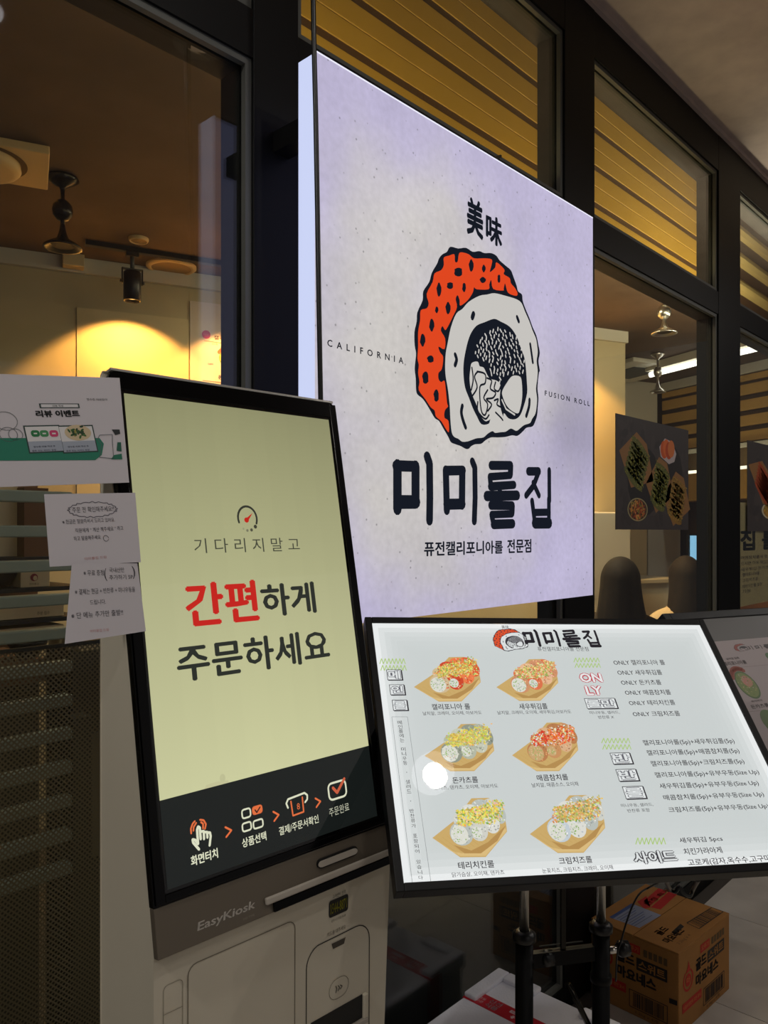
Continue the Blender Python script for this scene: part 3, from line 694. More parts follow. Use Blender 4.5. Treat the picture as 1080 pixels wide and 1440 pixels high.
for i, t in enumerate(('매콤참치롤과 함께', '드시면 더욱 맛있는', '새우튀김 돈카츠롤', '캘리포니아롤', '크림치즈롤', '테리치킨롤 포장', '가능')):
    y = 786 + i * 8; P.ptext(t, 1042 + (i > 2) * 2, y, 1042 + [42, 40, 44, 26, 24, 30, 14][i], y - 1, 5, (70, 56, 40))
P.build('lettering', print_mat('notice_print', 0), o)

# ================================================================== THE GLOWING ROLL SIGN
SX0, SX1, SZ0, SZ1, SV = .948, 1.972, 1.274, 2.316, 1.05
sign = empty('lightbox_sign', ((SX0 + SX1) / 2, SV, SZ0), 'large square glowing white lightbox with a sushi roll emblem, on the shop front', 'sign')
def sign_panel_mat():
    """backlit paper-textured sheet: uneven backlight is painted into the emission, fibres and flecks are print"""
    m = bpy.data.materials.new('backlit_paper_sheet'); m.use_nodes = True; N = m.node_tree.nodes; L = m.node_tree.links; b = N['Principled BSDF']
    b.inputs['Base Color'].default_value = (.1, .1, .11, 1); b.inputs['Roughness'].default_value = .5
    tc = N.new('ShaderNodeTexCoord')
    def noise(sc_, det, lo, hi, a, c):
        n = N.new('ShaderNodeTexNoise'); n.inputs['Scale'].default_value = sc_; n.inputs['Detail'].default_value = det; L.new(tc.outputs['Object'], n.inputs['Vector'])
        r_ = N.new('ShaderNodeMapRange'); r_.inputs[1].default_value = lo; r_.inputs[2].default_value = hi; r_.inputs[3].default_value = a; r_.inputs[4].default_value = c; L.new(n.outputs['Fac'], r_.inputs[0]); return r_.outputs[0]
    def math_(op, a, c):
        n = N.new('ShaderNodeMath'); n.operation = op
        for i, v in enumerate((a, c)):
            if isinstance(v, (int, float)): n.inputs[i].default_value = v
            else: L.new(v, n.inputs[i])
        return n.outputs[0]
    # backlight tint painted in: warm in the middle, cooler near the rim
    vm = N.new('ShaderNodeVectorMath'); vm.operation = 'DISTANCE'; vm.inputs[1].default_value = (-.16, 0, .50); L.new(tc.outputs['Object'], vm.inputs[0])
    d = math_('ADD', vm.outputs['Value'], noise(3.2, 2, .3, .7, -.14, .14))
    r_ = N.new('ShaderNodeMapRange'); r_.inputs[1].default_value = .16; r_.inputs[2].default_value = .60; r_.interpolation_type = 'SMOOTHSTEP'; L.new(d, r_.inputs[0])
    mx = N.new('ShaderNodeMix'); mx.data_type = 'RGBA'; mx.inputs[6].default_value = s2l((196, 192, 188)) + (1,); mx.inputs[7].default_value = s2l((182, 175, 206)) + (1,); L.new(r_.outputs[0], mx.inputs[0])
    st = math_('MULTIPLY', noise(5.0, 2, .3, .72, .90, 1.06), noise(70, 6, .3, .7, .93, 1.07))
    # weaker backlight painted as a dim spot on the right side
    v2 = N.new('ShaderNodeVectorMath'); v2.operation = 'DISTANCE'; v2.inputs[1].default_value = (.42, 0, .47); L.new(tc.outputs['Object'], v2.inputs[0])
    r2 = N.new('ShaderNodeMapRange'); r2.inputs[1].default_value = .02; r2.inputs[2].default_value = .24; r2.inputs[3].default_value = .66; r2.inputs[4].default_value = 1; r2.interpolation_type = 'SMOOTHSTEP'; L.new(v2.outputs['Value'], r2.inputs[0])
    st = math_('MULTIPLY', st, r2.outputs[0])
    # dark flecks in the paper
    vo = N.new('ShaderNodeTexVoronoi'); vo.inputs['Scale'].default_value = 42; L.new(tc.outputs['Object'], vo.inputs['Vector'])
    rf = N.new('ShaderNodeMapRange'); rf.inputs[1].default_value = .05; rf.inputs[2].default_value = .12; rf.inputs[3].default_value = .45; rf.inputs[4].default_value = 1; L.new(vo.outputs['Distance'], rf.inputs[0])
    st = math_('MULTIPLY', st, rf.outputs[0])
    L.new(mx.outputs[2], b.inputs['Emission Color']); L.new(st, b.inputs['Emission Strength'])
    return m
SB = 1.099
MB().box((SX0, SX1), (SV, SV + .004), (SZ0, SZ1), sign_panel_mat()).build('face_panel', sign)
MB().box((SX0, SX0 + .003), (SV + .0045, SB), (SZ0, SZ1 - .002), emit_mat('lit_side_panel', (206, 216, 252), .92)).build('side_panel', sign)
MB().box((SX1 - .003, SX1), (SV + .0045, SB), (SZ0, SZ1 - .002), 'white').build('side_panel', sign)
MB().box((SX0 + .003, SX1 - .003), (SV + .0045, SB), (SZ1 - .004, SZ1), 'frame').box((SX0 + .003, SX1 - .003), (SV + .0045, SB), (SZ0, SZ0 + .004), 'white').build('housing', sign)
MB().box((SX0 + .003, SX1 - .003), (SB - .004, SB), (SZ0 + .004, SZ1 - .004), emit_mat('glowing_back_sheet', (176, 180, 230), .5)).build('back_panel', sign)
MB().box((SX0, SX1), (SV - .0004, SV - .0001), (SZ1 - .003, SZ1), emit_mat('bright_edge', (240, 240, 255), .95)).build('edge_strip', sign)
for x in (SX0 + .05, SX1 - .05):
    for z in (SZ0 + .1, SZ1 - .1): MB().box((x - .02, x + .02), (SB, FV), (z - .02, z + .02), 'frame').build('bracket', sign)
# printed emblem: points read in a 5.4x enlargement whose corner is photo pixel (570, 330)
INK = (24, 28, 38)
A = lambda pts: [(570 + x / 5.4, 330 + y / 5.4) for x, y in pts]
OUT = A([(340,92),(400,105),(460,100),(510,130),(560,125),(600,140),(650,140),(690,160),(715,195),(760,235),(800,270),(820,320),(845,390),(855,430),(885,455),(890,500),(910,560),(940,630),(965,700),(995,770),(1010,840),(1020,900),(1010,960),(1020,1030),(1015,1046),(1008,1096),(1003,1170),(1010,1240),(1005,1310),(1000,1370),(985,1420),(965,1456),(920,1466),(890,1496),(850,1528),(810,1524),(760,1536),(700,1540),(650,1540),(610,1560),(575,1588),(530,1592),(500,1606),(480,1626),(455,1626),(420,1606),(380,1592),(345,1576),(325,1536),(290,1476),(255,1416),(225,1396),(200,1356),(165,1296),(130,1246),(90,1212),(80,1170),(78,1096),(70,1020),(75,960),(80,900),(70,840),(68,740),(85,660),(90,590),(130,500),(135,430),(180,360),(200,290),(240,220),(255,180),(280,150),(315,130)])
REDP = A([(330,160),(370,150),(375,205),(395,205),(405,145),(430,135),(480,150),(520,180),(600,180),(655,190),(650,240),(640,285),(680,250),(690,210),(750,265),(745,300),(790,330),(800,370),(830,405),(850,445),(840,465),(790,450),(770,425),(755,370),(745,410),(740,425),(665,412),(650,345),(635,380),(630,415),(540,415),(520,400),(510,440),(470,500),(415,540),(410,500),(395,460),(380,490),(390,550),(360,620),(320,700),(300,725),(280,695),(268,730),(300,790),(295,870),(250,850),(262,895),(285,930),(275,1020),(250,1050),(250,1096),(270,1120),(295,1110),(305,1180),(315,1280),(322,1305),(298,1335),(295,1390),(325,1415),(328,1500),(300,1466),(270,1416),(230,1380),(220,1336),(190,1310),(150,1250),(100,1180),(105,1120),(95,1050),(100,990),(90,940),(95,850),(95,740),(110,650),(115,575),(160,560),(175,520),(160,450),(205,360),(220,295),(270,270),(290,230),(290,175)])
SPOT = [(497,235,17,48),(592,258,13,30),(400,285,34,34),(585,345,22,24),(708,335,12,32),(252,418,17,55),(337,388,26,26),(443,402,14,36),(321,558,18,48),(235,572,12,26),(197,688,18,50),(128,802,19,50),(188,945,26,28),(150,1086,25,48),(232,1222,20,48)]
RICE = A([(675,445),(760,465),(840,490),(880,520),(905,580),(940,660),(965,730),(990,790),(1000,850),(1003,900),(995,960),(1003,1030),(1000,1090),(990,1170),(998,1240),(995,1300),(985,1360),(960,1400),(945,1430),(900,1446),(870,1470),(840,1490),(800,1472),(760,1496),(720,1500),(680,1505),(660,1492),(625,1510),(590,1540),(540,1546),(500,1560),(470,1570),(430,1572),(400,1550),(370,1536),(350,1500),(340,1400),(335,1300),(322,1180),(305,1080),(300,1000),(305,900),(320,820),(345,700),(385,600),(430,565),(480,510),(560,465),(620,455)])
CORE = A([(670,640),(720,660),(790,700),(840,770),(870,850),(900,930),(912,1010),(920,1120),(922,1200),(900,1290),(870,1370),(830,1402),(780,1395),(745,1355),(735,1405),(690,1400),(645,1400),(630,1436),(575,1440),(540,1380),(510,1320),(480,1240),(450,1160),(438,1060),(440,970),(455,880),(475,800),(500,740),(540,690),(600,665)])
EGG = A([(830,1070),(868,1080),(880,1120),(884,1200),(880,1260),(868,1320),(850,1358),(800,1335),(760,1290),(732,1220),(735,1180),(770,1120),(800,1080)])
CRAB = A([(500,975),(545,965),(560,1000),(590,1010),(615,1060),(640,1095),(690,1110),(718,1145),(712,1250),(722,1330),(742,1400),(720,1420),(690,1400),(665,1425),(650,1400),(610,1418),(585,1400),(560,1360),(535,1290),(505,1220),(490,1160),(483,1090),(490,1020)])
CRABL = [[(500,1230),(540,1160),(520,1080),(545,1040)],[(540,1040),(600,1060),(600,1130),(560,1160),(570,1330),(600,1370),(620,1290),(590,1240),(620,1180)],[(545,1270),(545,1340),(600,1400),(630,1370)],[(615,1090),(650,1110),(640,1170),(680,1200),(660,1240),(610,1250),(650,1290),(620,1340)],[(680,1120),(670,1170),(700,1190),(720,1150)],[(670,1260),(700,1250),(690,1290),(720,1310)],[(680,1350),(720,1390),(735,1410)],[(500,1010),(510,1100),(495,1180)]]
RMARK = [([(515,600),(505,632)],25),([(845,625),(858,660)],20),([(375,910),(386,950),(374,993)],20),([(945,830),(955,900),(965,972)],17),([(430,1298),(422,1350),(435,1410),(455,1466)],20),([(940,1252),(936,1306),(915,1378)],20)]
BR = lambda pts: [(540 + x / 4.32, 630 + y / 4.32) for x, y in pts]
BRUSH = [([(80,105),(80,370)],38),([(72,108),(192,112)],34),([(190,112),(190,325)],38),([(82,328),(192,328)],42),([(260,52),(275,95),(277,300),(275,440)],33),
 ([(374,135),(380,378)],32),([(374,138),(478,136)],32),([(474,140),(472,345)],34),([(380,342),(474,340)],36),([(535,82),(550,118),(552,300),(547,445)],28),
 ([(650,106),(768,106),(766,160)],32),([(766,166),(642,175),(648,236)],27),([(645,234),(788,224)],30),([(702,235),(702,285)],26),([(622,292),(808,288)],36),
 ([(648,348),(778,350),(776,395)],32),([(776,400),(652,405),(664,462)],27),([(664,464),(780,460)],34),
 ([(876,142),(938,142)],32),([(938,146),(905,232),(862,288)],26),([(905,212),(940,288)],24),([(1002,136),(1003,320)],26),([(898,322),(915,455)],26),([(1000,310),(1000,460)],26),([(912,392),(1000,390)],28),([(915,456),(1002,456)],42)]
# vectors are kept in the sign's own metres so that the small copies on the menus can reuse them
SP = Print((SX0, SV, SZ0), X, Z, .0004)
def toP(pts): return [SP.px(*p) for p in pts]
_r = random.Random(3)
GR = []
for _q in range(6000):
    if len(GR) >= 125: break
    x, y = _r.uniform(520, 900), _r.uniform(715, 1120)
    if ((x - 710) / 190) ** 2 + ((y - 960) / 245) ** 2 > 1: continue
    if x < 640 and y > 960 - (640 - x) * .2 or (x < 700 and y > 1060) or (x > 730 and y > 1050 + (860 - x) * .1) : continue
    if all((x - g[0]) ** 2 + (y - g[1]) ** 2 > 620 for g in GR) : GR.append((x, y, _r.choice([R(75), R(60), R(110), R(100), R(50)]), _r.uniform(6, 13)))
def emblem(P, f, k, red=(232, 74, 34), paper=(206, 203, 198), ink=INK, fine=True):
    """f maps sign metres to plane units, k is the size ratio"""
    m = lambda pts: [f(p) for p in toP(pts)]
    u = (SP.px(571, 430)[0] - SP.px(570, 430)[0]) / 5.4 * 1.25 * k
    S_ = P.smooth; P.poly(S_(m(OUT)), ink, 1); P.poly(S_(m(REDP)), red, 2); P.poly(S_(m(RICE)), paper, 2)
    for cx, cy, rx, ry in SPOT:
        P.poly(m(A([(cx + rx * math.cos(t * .524 + .2) * (1 + .18 * math.sin(t * 2.3 + cx)), cy + ry * math.sin(t * .524 + .2)) for t in range(12)])), ink, 3)
    P.poly(S_(m(CORE)), ink, 3); P.poly(S_(m(EGG)), paper, 4); P.poly(S_(m(CRAB)), paper, 4)
    for pts, wd in RMARK: P.stroke(S_(m(A(pts)), 4, False), wd * u, ink, 3)
    if fine:
        P.stroke(m(A([(728, 1255), (760, 1325), (825, 1368)])), 9 * u, paper, 5)
        for pts in CRABL: P.stroke(S_(m(A(pts)), 4, False), 9 * u, ink, 5)
        for x, y, a, l in GR:
            P.stroke(m(A([(x - l * math.cos(a) * .7, y - l * math.sin(a)), (x + l * math.cos(a) * .7, y + l * math.sin(a))])), 8.5 * u, paper, 4, cap=6)
def brush_name(P, f, k, ink=INK, heavy=1.0):
    u = (SP.px(661, 700)[0] - SP.px(660, 700)[0]) / 4.32 * 1.1 * k * heavy
    for pts, wd in BRUSH: P.stroke([f(p) for p in toP(BR(pts))], wd * u, ink, 2, cap=10)
ident = lambda p: p
back_print = print_mat('sign_ink', .92, .5, 0)
P = Print((SX0, SV, SZ0), X, Z, .0004); emblem(P, ident, 1); P.build('roll_emblem', back_print, sign)
P = Print((SX0, SV, SZ0), X, Z, .0004, 0); brush_name(P, ident, 1); P.build('brush_lettering', back_print, sign)
P = Print((SX0, SV, SZ0), X, Z, .0004)
P.ptext('美', 656, 333, 679.5, 334, 54, INK, .035); P.ptext('味', 683, 344, 706, 345, 41, INK, .035)
P.ptext('퓨전캘리포니아롤', 596, 782, 707, 779, 21, INK, .03); P.ptext('전문점', 713, 778, 747, 777, 20, INK, .03)
P.ptext('CALIFORNIA', 460, 489, 567, 510, 10, INK, .02, sp=2.1); P.ptext('FUSION ROLL', 766, 559, 829, 569, 7.5, INK, .02, sp=1.6)
P.build('small_lettering', back_print, sign, kind='stuff')
# little wire on top, black cable hanging in front of the corner
p = onY(692, 221, SV + .02); q = onY(704, 208, SV + .02)
MB().tube([(p.x, SV + .02, SZ1 + .001), (p.x + .005, SV + .02, SZ1 + .012), (q.x, SV + .02, SZ1 + .03)], .0035, 'blackplastic', 8).build('hanging_wire', sign)
a = onY(440.5, 2, 1.036); pts = [(a.x - .006, 1.036, CZ - .001)]
for i, (x, y) in enumerate(((440.5, 2), (441.5, 60), (444, 160), (446.5, 300), (448.5, 430), (451, 565), (453, 700))): q = onY(x, y, 1.036); pts.append((q.x, 1.036, q.z))
pts.append((pts[-1][0], 1.036, .3)); pts.append((pts[-1][0], 1.05, .006))
MB().tube(pts, .0046, 'blackplastic', 10).build('power_cable', label='thick black cable hanging straight down in front of the sign corner', cat='cable')

# ceiling lamps of the walkway: the mirrored pair and the added fill lamps
for i, (x, y, p_, on) in enumerate(DOWN):
    r = empty('ceiling_downlight', (x, y, CZ), ['recessed ceiling lamp above the menu board, mirrored in its sheet', 'dim recessed ceiling lamp near the shop front, mirrored in the left window', 'added fill lamp in the ceiling behind and left of the kiosk', 'added fill lamp in the ceiling over the tiled walkway by the carton', 'added fill lamp in the ceiling at the far end of the walkway', 'added fill lamp in the ceiling across the passage on the left', 'added fill lamp in the ceiling across the passage on the right', 'added fill lamp in the ceiling left of the kiosk, close to the shop front'][i], 'ceiling lamp')
    MB().lathe([(.092, 0), (.091, -.006), (.052, -.012), (.048, -.006)], (x, y, CZ - .0005), 'lamp_ring' if on else 'white', 40).build('trim_ring', r)
    MB().lathe([(.047, -.006), (0, -.006)], (x, y, CZ - .0005), 'lamp_on' if on else 'lamp_dim', 32).build('lens', r)

# ================================================================== THE ORDER KIOSK
KY, KT = -.045, .1838
KO = Vector((.495, .907, 1.623)); kx, ku, kn = frame3(KY, KT)
KW, KH = .336, .597
kiosk = empty('order_kiosk', KO + kx * .17 - Z * 1.623, 'cream self-order kiosk with a tall lit portrait screen', 'kiosk')
def kfb(mb, x, y, z, m): return mb.frame_box(KO, kx, ku, kn, x, y, z, m)      # z>0 towards the customer
bz = MB(); x0, x1, y0, y1 = -.0182, .3549, -.6125, .0283; yB = -.6685
def ring(mb, m, z0, z1, ox0, ox1, oy0, oy1, ix0, ix1, iy0, iy1):
    for a, b, c, d in ((ox0, ix0, oy0, oy1), (ix1, ox1, oy0, oy1), (ix0, ix1, oy0, iy0), (ix0, ix1, iy1, oy1)): kfb(mb, (a, b), (c, d), (z0, z1), m)
rp = []
rr = .012
for cx, cy, a in ((x1 - rr, y1 - rr, 0), (x0 + rr, y1 - rr, 90), (x0, y0, None), (x1, y0, None)):
    if a is None: rp.append((cx, cy))
    else: rp += [(cx + rr * math.cos(R(a + q * 22.5)), cy + rr * math.sin(R(a + q * 22.5))) for q in range(5)]
MB().prism(rp, KO, kx, ku, kn, -.012, -.0012, 'bezel').build('bezel', kiosk)
fr = MB(); ring(fr, 'bezel', -.0011, .0015, x0 + .002, x1 - .002, y0 + .002, y1 - .003, -.004, KW + .004, -KH - .004, .004); fr.build('screen_surround', kiosk, bevel=.001)
rim = MB(); kfb(rim, (x0 + .004, x1 - .004), (y1 + .0002, y1 + .004), (-.02, -.001), 'kiosk_rim'); kfb(rim, (x1 + .0003, x1 + .0025), (-.56, y1 - .01), (-.02, -.004), 'kiosk_rim'); rim.build('metal_rim', kiosk, bevel=.001)
def screen_mat():
    m = bpy.data.materials.new('kiosk_screen'); m.use_nodes = True; N = m.node_tree.nodes; L = m.node_tree.links; b = N['Principled BSDF']
    b.inputs['Base Color'].default_value = (.01, .01, .01, 1); b.inputs['Roughness'].default_value = .3; b.inputs['Specular IOR Level'].default_value = .05
    a = N.new('ShaderNodeVertexColor'); a.layer_name = 'Col'; L.new(a.outputs[0], b.inputs['Emission Color']); b.inputs['Emission Strength'].default_value = 1
    return m
SM = screen_mat()
P = Print(KO, kx, ku, .00005)
# idle page: viewing-angle falloff painted as a gradient, olive cream (top) to light cream (bottom)
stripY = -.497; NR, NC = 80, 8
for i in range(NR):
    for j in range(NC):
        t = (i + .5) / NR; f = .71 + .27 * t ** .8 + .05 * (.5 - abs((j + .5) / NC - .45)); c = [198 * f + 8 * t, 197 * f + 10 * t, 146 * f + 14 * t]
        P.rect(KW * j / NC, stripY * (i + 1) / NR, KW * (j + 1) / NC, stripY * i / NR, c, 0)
P.rect(0, -KH, KW, stripY, (19, 24, 23), 1)
DK = (38, 42, 36)
P.ptext('기 다 리 지 말 고', 274, 779, 422, 774, 21, (70, 72, 58), -.004)
P.ptext('간편', 263, 879, 366, 875, 62, (196, 30, 22), .03, 2)
P.ptext('하게', 369.5, 867, 446, 863, 47, DK, .028, 2)
P.ptext('주문하세요', 251, 962, 465, 927, 53, DK, .024, 2)
# gauge icon
c = P.px(348, 729); k = P.px(361, 729)[0] - c[0]
P.stroke([(c[0] + k * math.cos(R(t)), c[1] + k * 1.1 * math.sin(R(t))) for t in range(200, -40, -15)], k * .2, (50, 52, 44), 2)
P.poly([(c[0] - k * .3, c[1] - k * .1), (c[0] + k * .6, c[1] + k * .5), (c[0] - k * .05, c[1] - k * .35)], (190, 36, 26), 3); P.ell(c[0] - k * .12, c[1] - k * .15, k * .24, k * .24, (190, 36, 26), 3)
for dx, dy, s, g in ((.75, -.75, .18, 60), (.3, -1.05, .15, 80), (-.15, -1.1, .13, 120), (-.55, -.95, .1, 150)): P.ell(c[0] + k * dx, c[1] + k * dy, k * s, k * s, (g, g, g * .8), 3, 10)
# a faint pair of leaf shapes near the strip
c = P.px(300, 1117);  c = P.px(305, 1108)
P.poly([P.px(283, 1118), P.px(290, 1104), P.px(305, 1099), P.px(321, 1097), P.px(323, 1108), P.px(318, 1116), P.px(300, 1120), P.px(284, 1122)], (197, 195, 151), .5); P.ell(*P.px(313, 1094), .004, .005, (192, 192, 148), .5)
P.poly([P.px(249, 1136), P.px(255, 1125), P.px(270, 1120), P.px(285, 1124), P.px(286, 1128), P.px(262, 1135), P.px(250, 1138)], (198, 196, 152), .5)
IV, OR = (222, 224, 196), (226, 110, 60)
P.ptext('화면터치', 269, 1219, 307, 1206, 15, IV, .03, 2); P.ptext('상품선택', 341, 1193, 375, 1181, 13.5, IV, .02, 2); P.ptext('결제/주문서확인', 393, 1175, 448.5, 1157, 12.5, IV, .01, 2); P.ptext('주문완료', 463.5, 1149, 491.5, 1140, 12.5, (190, 192, 170), .0, 2)
for x, y in ((321, 1169), (388, 1147), (447, 1128)):
    c = P.px(x, y); s = .0045; P.stroke([(c[0] - s * .8, c[1] + s * 1.3), (c[0] + s, c[1]), (c[0] - s * .8, c[1] - s * 1.3)], .0024, OR, 2)
Q = lambda x, y: P.px(250 + x / 7.2, 1150 + y / 7.2)     # 7.2x enlargement of the strip
P.stroke([Q(215, 320), Q(155, 250), Q(150, 220), Q(175, 225), Q(205, 265), Q(195, 120), Q(205, 90), Q(222, 100), Q(232, 215)], .0032, IV, 2)
P.stroke([Q(236, 140), Q(262, 135), Q(266, 215)], .003, IV, 2); P.stroke([Q(270, 145), Q(296, 145), Q(300, 200)], .003, IV, 2); P.stroke([Q(302, 150), Q(325, 150), Q(333, 185), Q(322, 280)], .003, IV, 2)
P.stroke([Q(136, 158), Q(132, 110), Q(150, 60), Q(172, 35)], .0022, OR, 2); P.stroke([Q(158, 130), Q(160, 95), Q(186, 52)], .0022, OR, 2)
P.stroke([Q(225, 20), Q(262, 25), Q(285, 65), Q(275, 112)], .0022, OR, 2); P.stroke([Q(235, 45), Q(256, 60), Q(256, 108)], .0022, OR, 2)
def rr_icon(x0, y0, x1, y1, col, fill=None, wd=.0022):
    a = P.px(x0, y1); b = P.px(x1, y0); P.rrect(a[0], a[1], b[0], b[1], min(b[0] - a[0], b[1] - a[1]) * .28, wd, col, 2, fill)
rr_icon(341, 1136, 351.5, 1151.5, IV); rr_icon(356, 1132, 367.5, 1145.5, OR, OR); rr_icon(341.5, 1155, 352.5, 1170, IV); rr_icon(357, 1151, 369, 1166, IV)
P.stroke([P.px(358.5, 1139), P.px(361, 1142.5), P.px(365.5, 1135)], .0018, (60, 30, 20), 4)
P.stroke([P.px(405, 1136), P.px(402.5, 1130), P.px(405, 1124), P.px(428, 1115), P.px(432, 1118), P.px(432, 1124), P.px(429, 1128)], .0026, IV, 2)
P.stroke([P.px(409, 1127), P.px(412, 1147), P.px(427, 1141.5), P.px(425, 1121)], .0022, OR, 3); P.ptext('8', 418, 1139, 422, 1137.5, 9, OR, .0, 3)
rr_icon(463.5, 1096, 485, 1126, IV, None, .0028)
P.stroke([P.px(468, 1108), P.px(474, 1114.5), P.px(484, 1095)], .0042, (200, 92, 60), 4)
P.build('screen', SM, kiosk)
kfb(MB(), (-.0038, KW + .0038), (-KH - .0038, .0038), (.0010, .0013), 'screen_glass').build('cover_glass', kiosk)

# body: side profile (depth, height) extruded across; narrower towards the floor on the right
kink = KO + ku * yB; fvk = kink.y; zk = kink.z
vb = .925
body = MB()
FX = [x0 - .002, x1 + .002]
def bodypt(xl, v, z, tz):            # tz 0 at kink .. 1 at floor : taper of the right flank
    p = KO + kx * xl; return Vector((p.x - (0.042 * tz if xl > .2 else -.0 * tz), v + (p.y - KO.y), z))
top = KO + ku * y1
prof = [(top.y - .013 + .0, top.z - .002), ((KO + ku * y0).y + .012, (KO + ku * y0).z), (fvk + .012, zk), (fvk + .014, zk - .004), (fvk + .020, 0.02), (fvk + .020, 0), (vb, 0), (vb, top.z - .006), (vb - .004, top.z)]
prof[0] = (top.y + .012, top.z)
cl = []
for xl in FX:
    for v, z in prof: cl.append(bodypt(xl, v, z, max(0, (zk - z) / zk)))
n = len(prof)
caps = geometry.tessellate_polygon([[Vector((p[0], p[1], 0)) for p in prof]])
body.add(cl, [tuple(c) for c in caps] + [tuple(i + n for i in c[::-1]) for c in caps] + [(i, (i + 1) % n, (i + 1) % n + n, i + n) for i in range(n)], 'kiosk')
body.build('body', kiosk, bevel=.006)
# grey band with the card slots, in the plane of the screen
kfb(MB(), (x0, x1), (yB, y0 - .0005), (-.012, -.0015), 'band').build('lower_band', kiosk, bevel=.001)
P = Print(KO - kn * .0014, kx, ku, .0002)
a = P.px(277, 1315); b = P.px(360, 1278)
P.ptext('EasyKiosk', 277, 1314, 358, 1280, 16, (226, 220, 210), .02, 1, shear=.25); P.ptext('DID TYPE', 342, 1294, 358, 1288, 3, (150, 142, 130), 0, 1)
P.ptext('카드를 넣어주세요', 462, 1206, 494, 1193, 3.2, (170, 160, 146), 0, 1)
P.build('band_lettering', print_mat('band_print', 0, .5), kiosk, kind='stuff')
def slot(px0, py0, px1, py1, h, name, inner='slot'):
    Pp = Print(KO, kx, ku); a = Pp.px(px0, py0); b = Pp.px(px1, py1); y = (a[1] + b[1]) / 2; r_ = h / 2
    ol = [(b[0] - r_ + r_ * math.cos(R(t)), y + r_ * math.sin(R(t))) for t in range(-90, 91, 30)] + [(a[0] + r_ + r_ * math.cos(R(t)), y + r_ * math.sin(R(t))) for t in range(90, 271, 30)]
    MB().prism(ol, KO, kx, ku, kn, -.0015, .0012, 'blackplastic').build(name, kiosk, bevel=.0006)
    il = [(a[0] + (p[0] - a[0]) * .97 + (b[0] - a[0]) * .015, y - .0006 + (p[1] - y) * .66) for p in ol]
    MB().prism(il, KO, kx, ku, kn, .0005, .0022, inner).build(name + '_lip', kiosk, bevel=.0005)
slot(446, 1218, 502, 1193, .0125, 'card_slot')
# receipt mouth: light ridge and dark strip under it, running to the right edge
Pp = Print(KO, kx, ku); a = Pp.px(373, 1272); yr = (Pp.px(373, 1271)[1] + Pp.px(545, 1196)[1]) / 2
kfb(MB(), (a[0], x1 - .001), (yr - .0045, yr + .0045), (-.0014, .004), 'slot').build('receipt_ridge', kiosk, bevel=.002)
kfb(MB(), (a[0] + .012, x1 - .0005), (max(yB + .0003, yr - .019), yr - .0053), (-.0014, .0015), 'bezel').build('receipt_strip', kiosk, bevel=.001)
# lower front with card reader, on the vertical plane
LO = Vector((KO.x, fvk + .0135, 0)); lx = kx.copy(); ln = Vector((kn.x, kn.y, 0)).normalized(); LO = bodypt(0, fvk + .014, 0, 0) 
lt = (Vector((0, fvk + .014, zk)) - Vector((0, fvk + .020, 0))).normalized(); ln = lx.cross(lt)
if ln.y > 0: ln = -ln
LO = bodypt(0, fvk + .014, zk - .004, 0) + ln * .0006
P = Print(LO, lx, lt, .0002)
def pbox(P, x0, y0, x1, y1, z0, z1, m, name, bevel=.0):
    a = P.px(x0, y1); b = P.px(x1, y0); return MB().frame_box(LO, lx, lt, ln, (a[0], b[0]), (a[1], b[1]), (z0, z1), m).build(name, kiosk, bevel)
DL, ML = (52, 46, 40), (150, 140, 120)
c0 = P.px(264.5, 1362); c1 = P.px(415, 1290)
P.rrect(c0[0], -.75, c1[0], (c0[1] + c1[1]) / 2, .012, .0012, (120, 112, 96), 1)
c2 = P.px(230, 1385); P.rrect(c2[0], -.3, P.px(257, 1385)[0], c2[1] - .002, .006, .0008, (150, 142, 124), 1); P.stroke([(c2[0], c2[1] - .035), (P.px(257, 1385)[0], c2[1] - .035)], .0008, (150, 142, 124), 1, cap=0)
# phone label, card reader frame
a = P.px(463, 1286); b = P.px(489, 1262); ym = (a[1] + b[1]) / 2; P.rrect(a[0], ym - .011, b[0], ym + .011, .003, .0014, (14, 14, 12), 1, (18, 18, 14)); P.text('1544-8871', a[0] + .002, b[0] - .002, ym - .007, .014, (176, 170, 40), .01, 3)
P.text('고객센터 문의', a[0] + .006, b[0] - .004, ym + .0135, .005, (60, 54, 46), 0, 1); P.text('운영시간 평일 09-18', a[0] + .004, b[0] - .004, ym - .019, .004, (120, 112, 98), 0, 1)
a = P.px(431, 1345); b = P.px(519.5, 1305); yt = P.px(475, 1320)[1]; rd = .026; dn = P.px(519, 1400)[1]
tp = (P.px(445, 1331)[1] + P.px(508, 1298)[1]) / 2
pts = [(a[0], tp - .30), (a[0], tp - rd)] + [(a[0] + rd - rd * math.cos(R(t)), tp - rd + rd * math.sin(R(t))) for t in range(15, 90, 15)] + [(b[0] - rd + rd * math.sin(R(t)), tp - rd + rd * math.cos(R(t))) for t in range(0, 91, 15)] + [(b[0], tp - .155)] + [(b[0] - rd + rd * math.cos(R(t)), tp - .155 - rd * math.sin(R(t))) for t in range(15, 90, 15)]
P.stroke(pts, .0015, (44, 40, 34), 1)
m_ = (a[0] + b[0]) / 2
P.text('카드를 대주세요', m_ - .022, m_ + .012, tp + .004, .006, (110, 100, 86), 0, 1)
P.poly([(m_ - .014, tp - .008), (m_ + .012, tp - .008), (m_ + .009, tp - .016), (m_ - .011, tp - .016)], (70, 64, 56), 1)
P.rrect(m_ - .018, tp - .088, m_ + .018, tp - .060, .0138, .0007, (120, 112, 98), 1)
for i in range(3): P.stroke([(m_ - .006 + i * .004, tp - .069 - i * .001), (m_ - .004 + i * .005, tp - .074), (m_ - .006 + i * .004, tp - .079 + i * .001)], .0013, (70, 64, 56), 2, cap=0)
yb = tp - .168
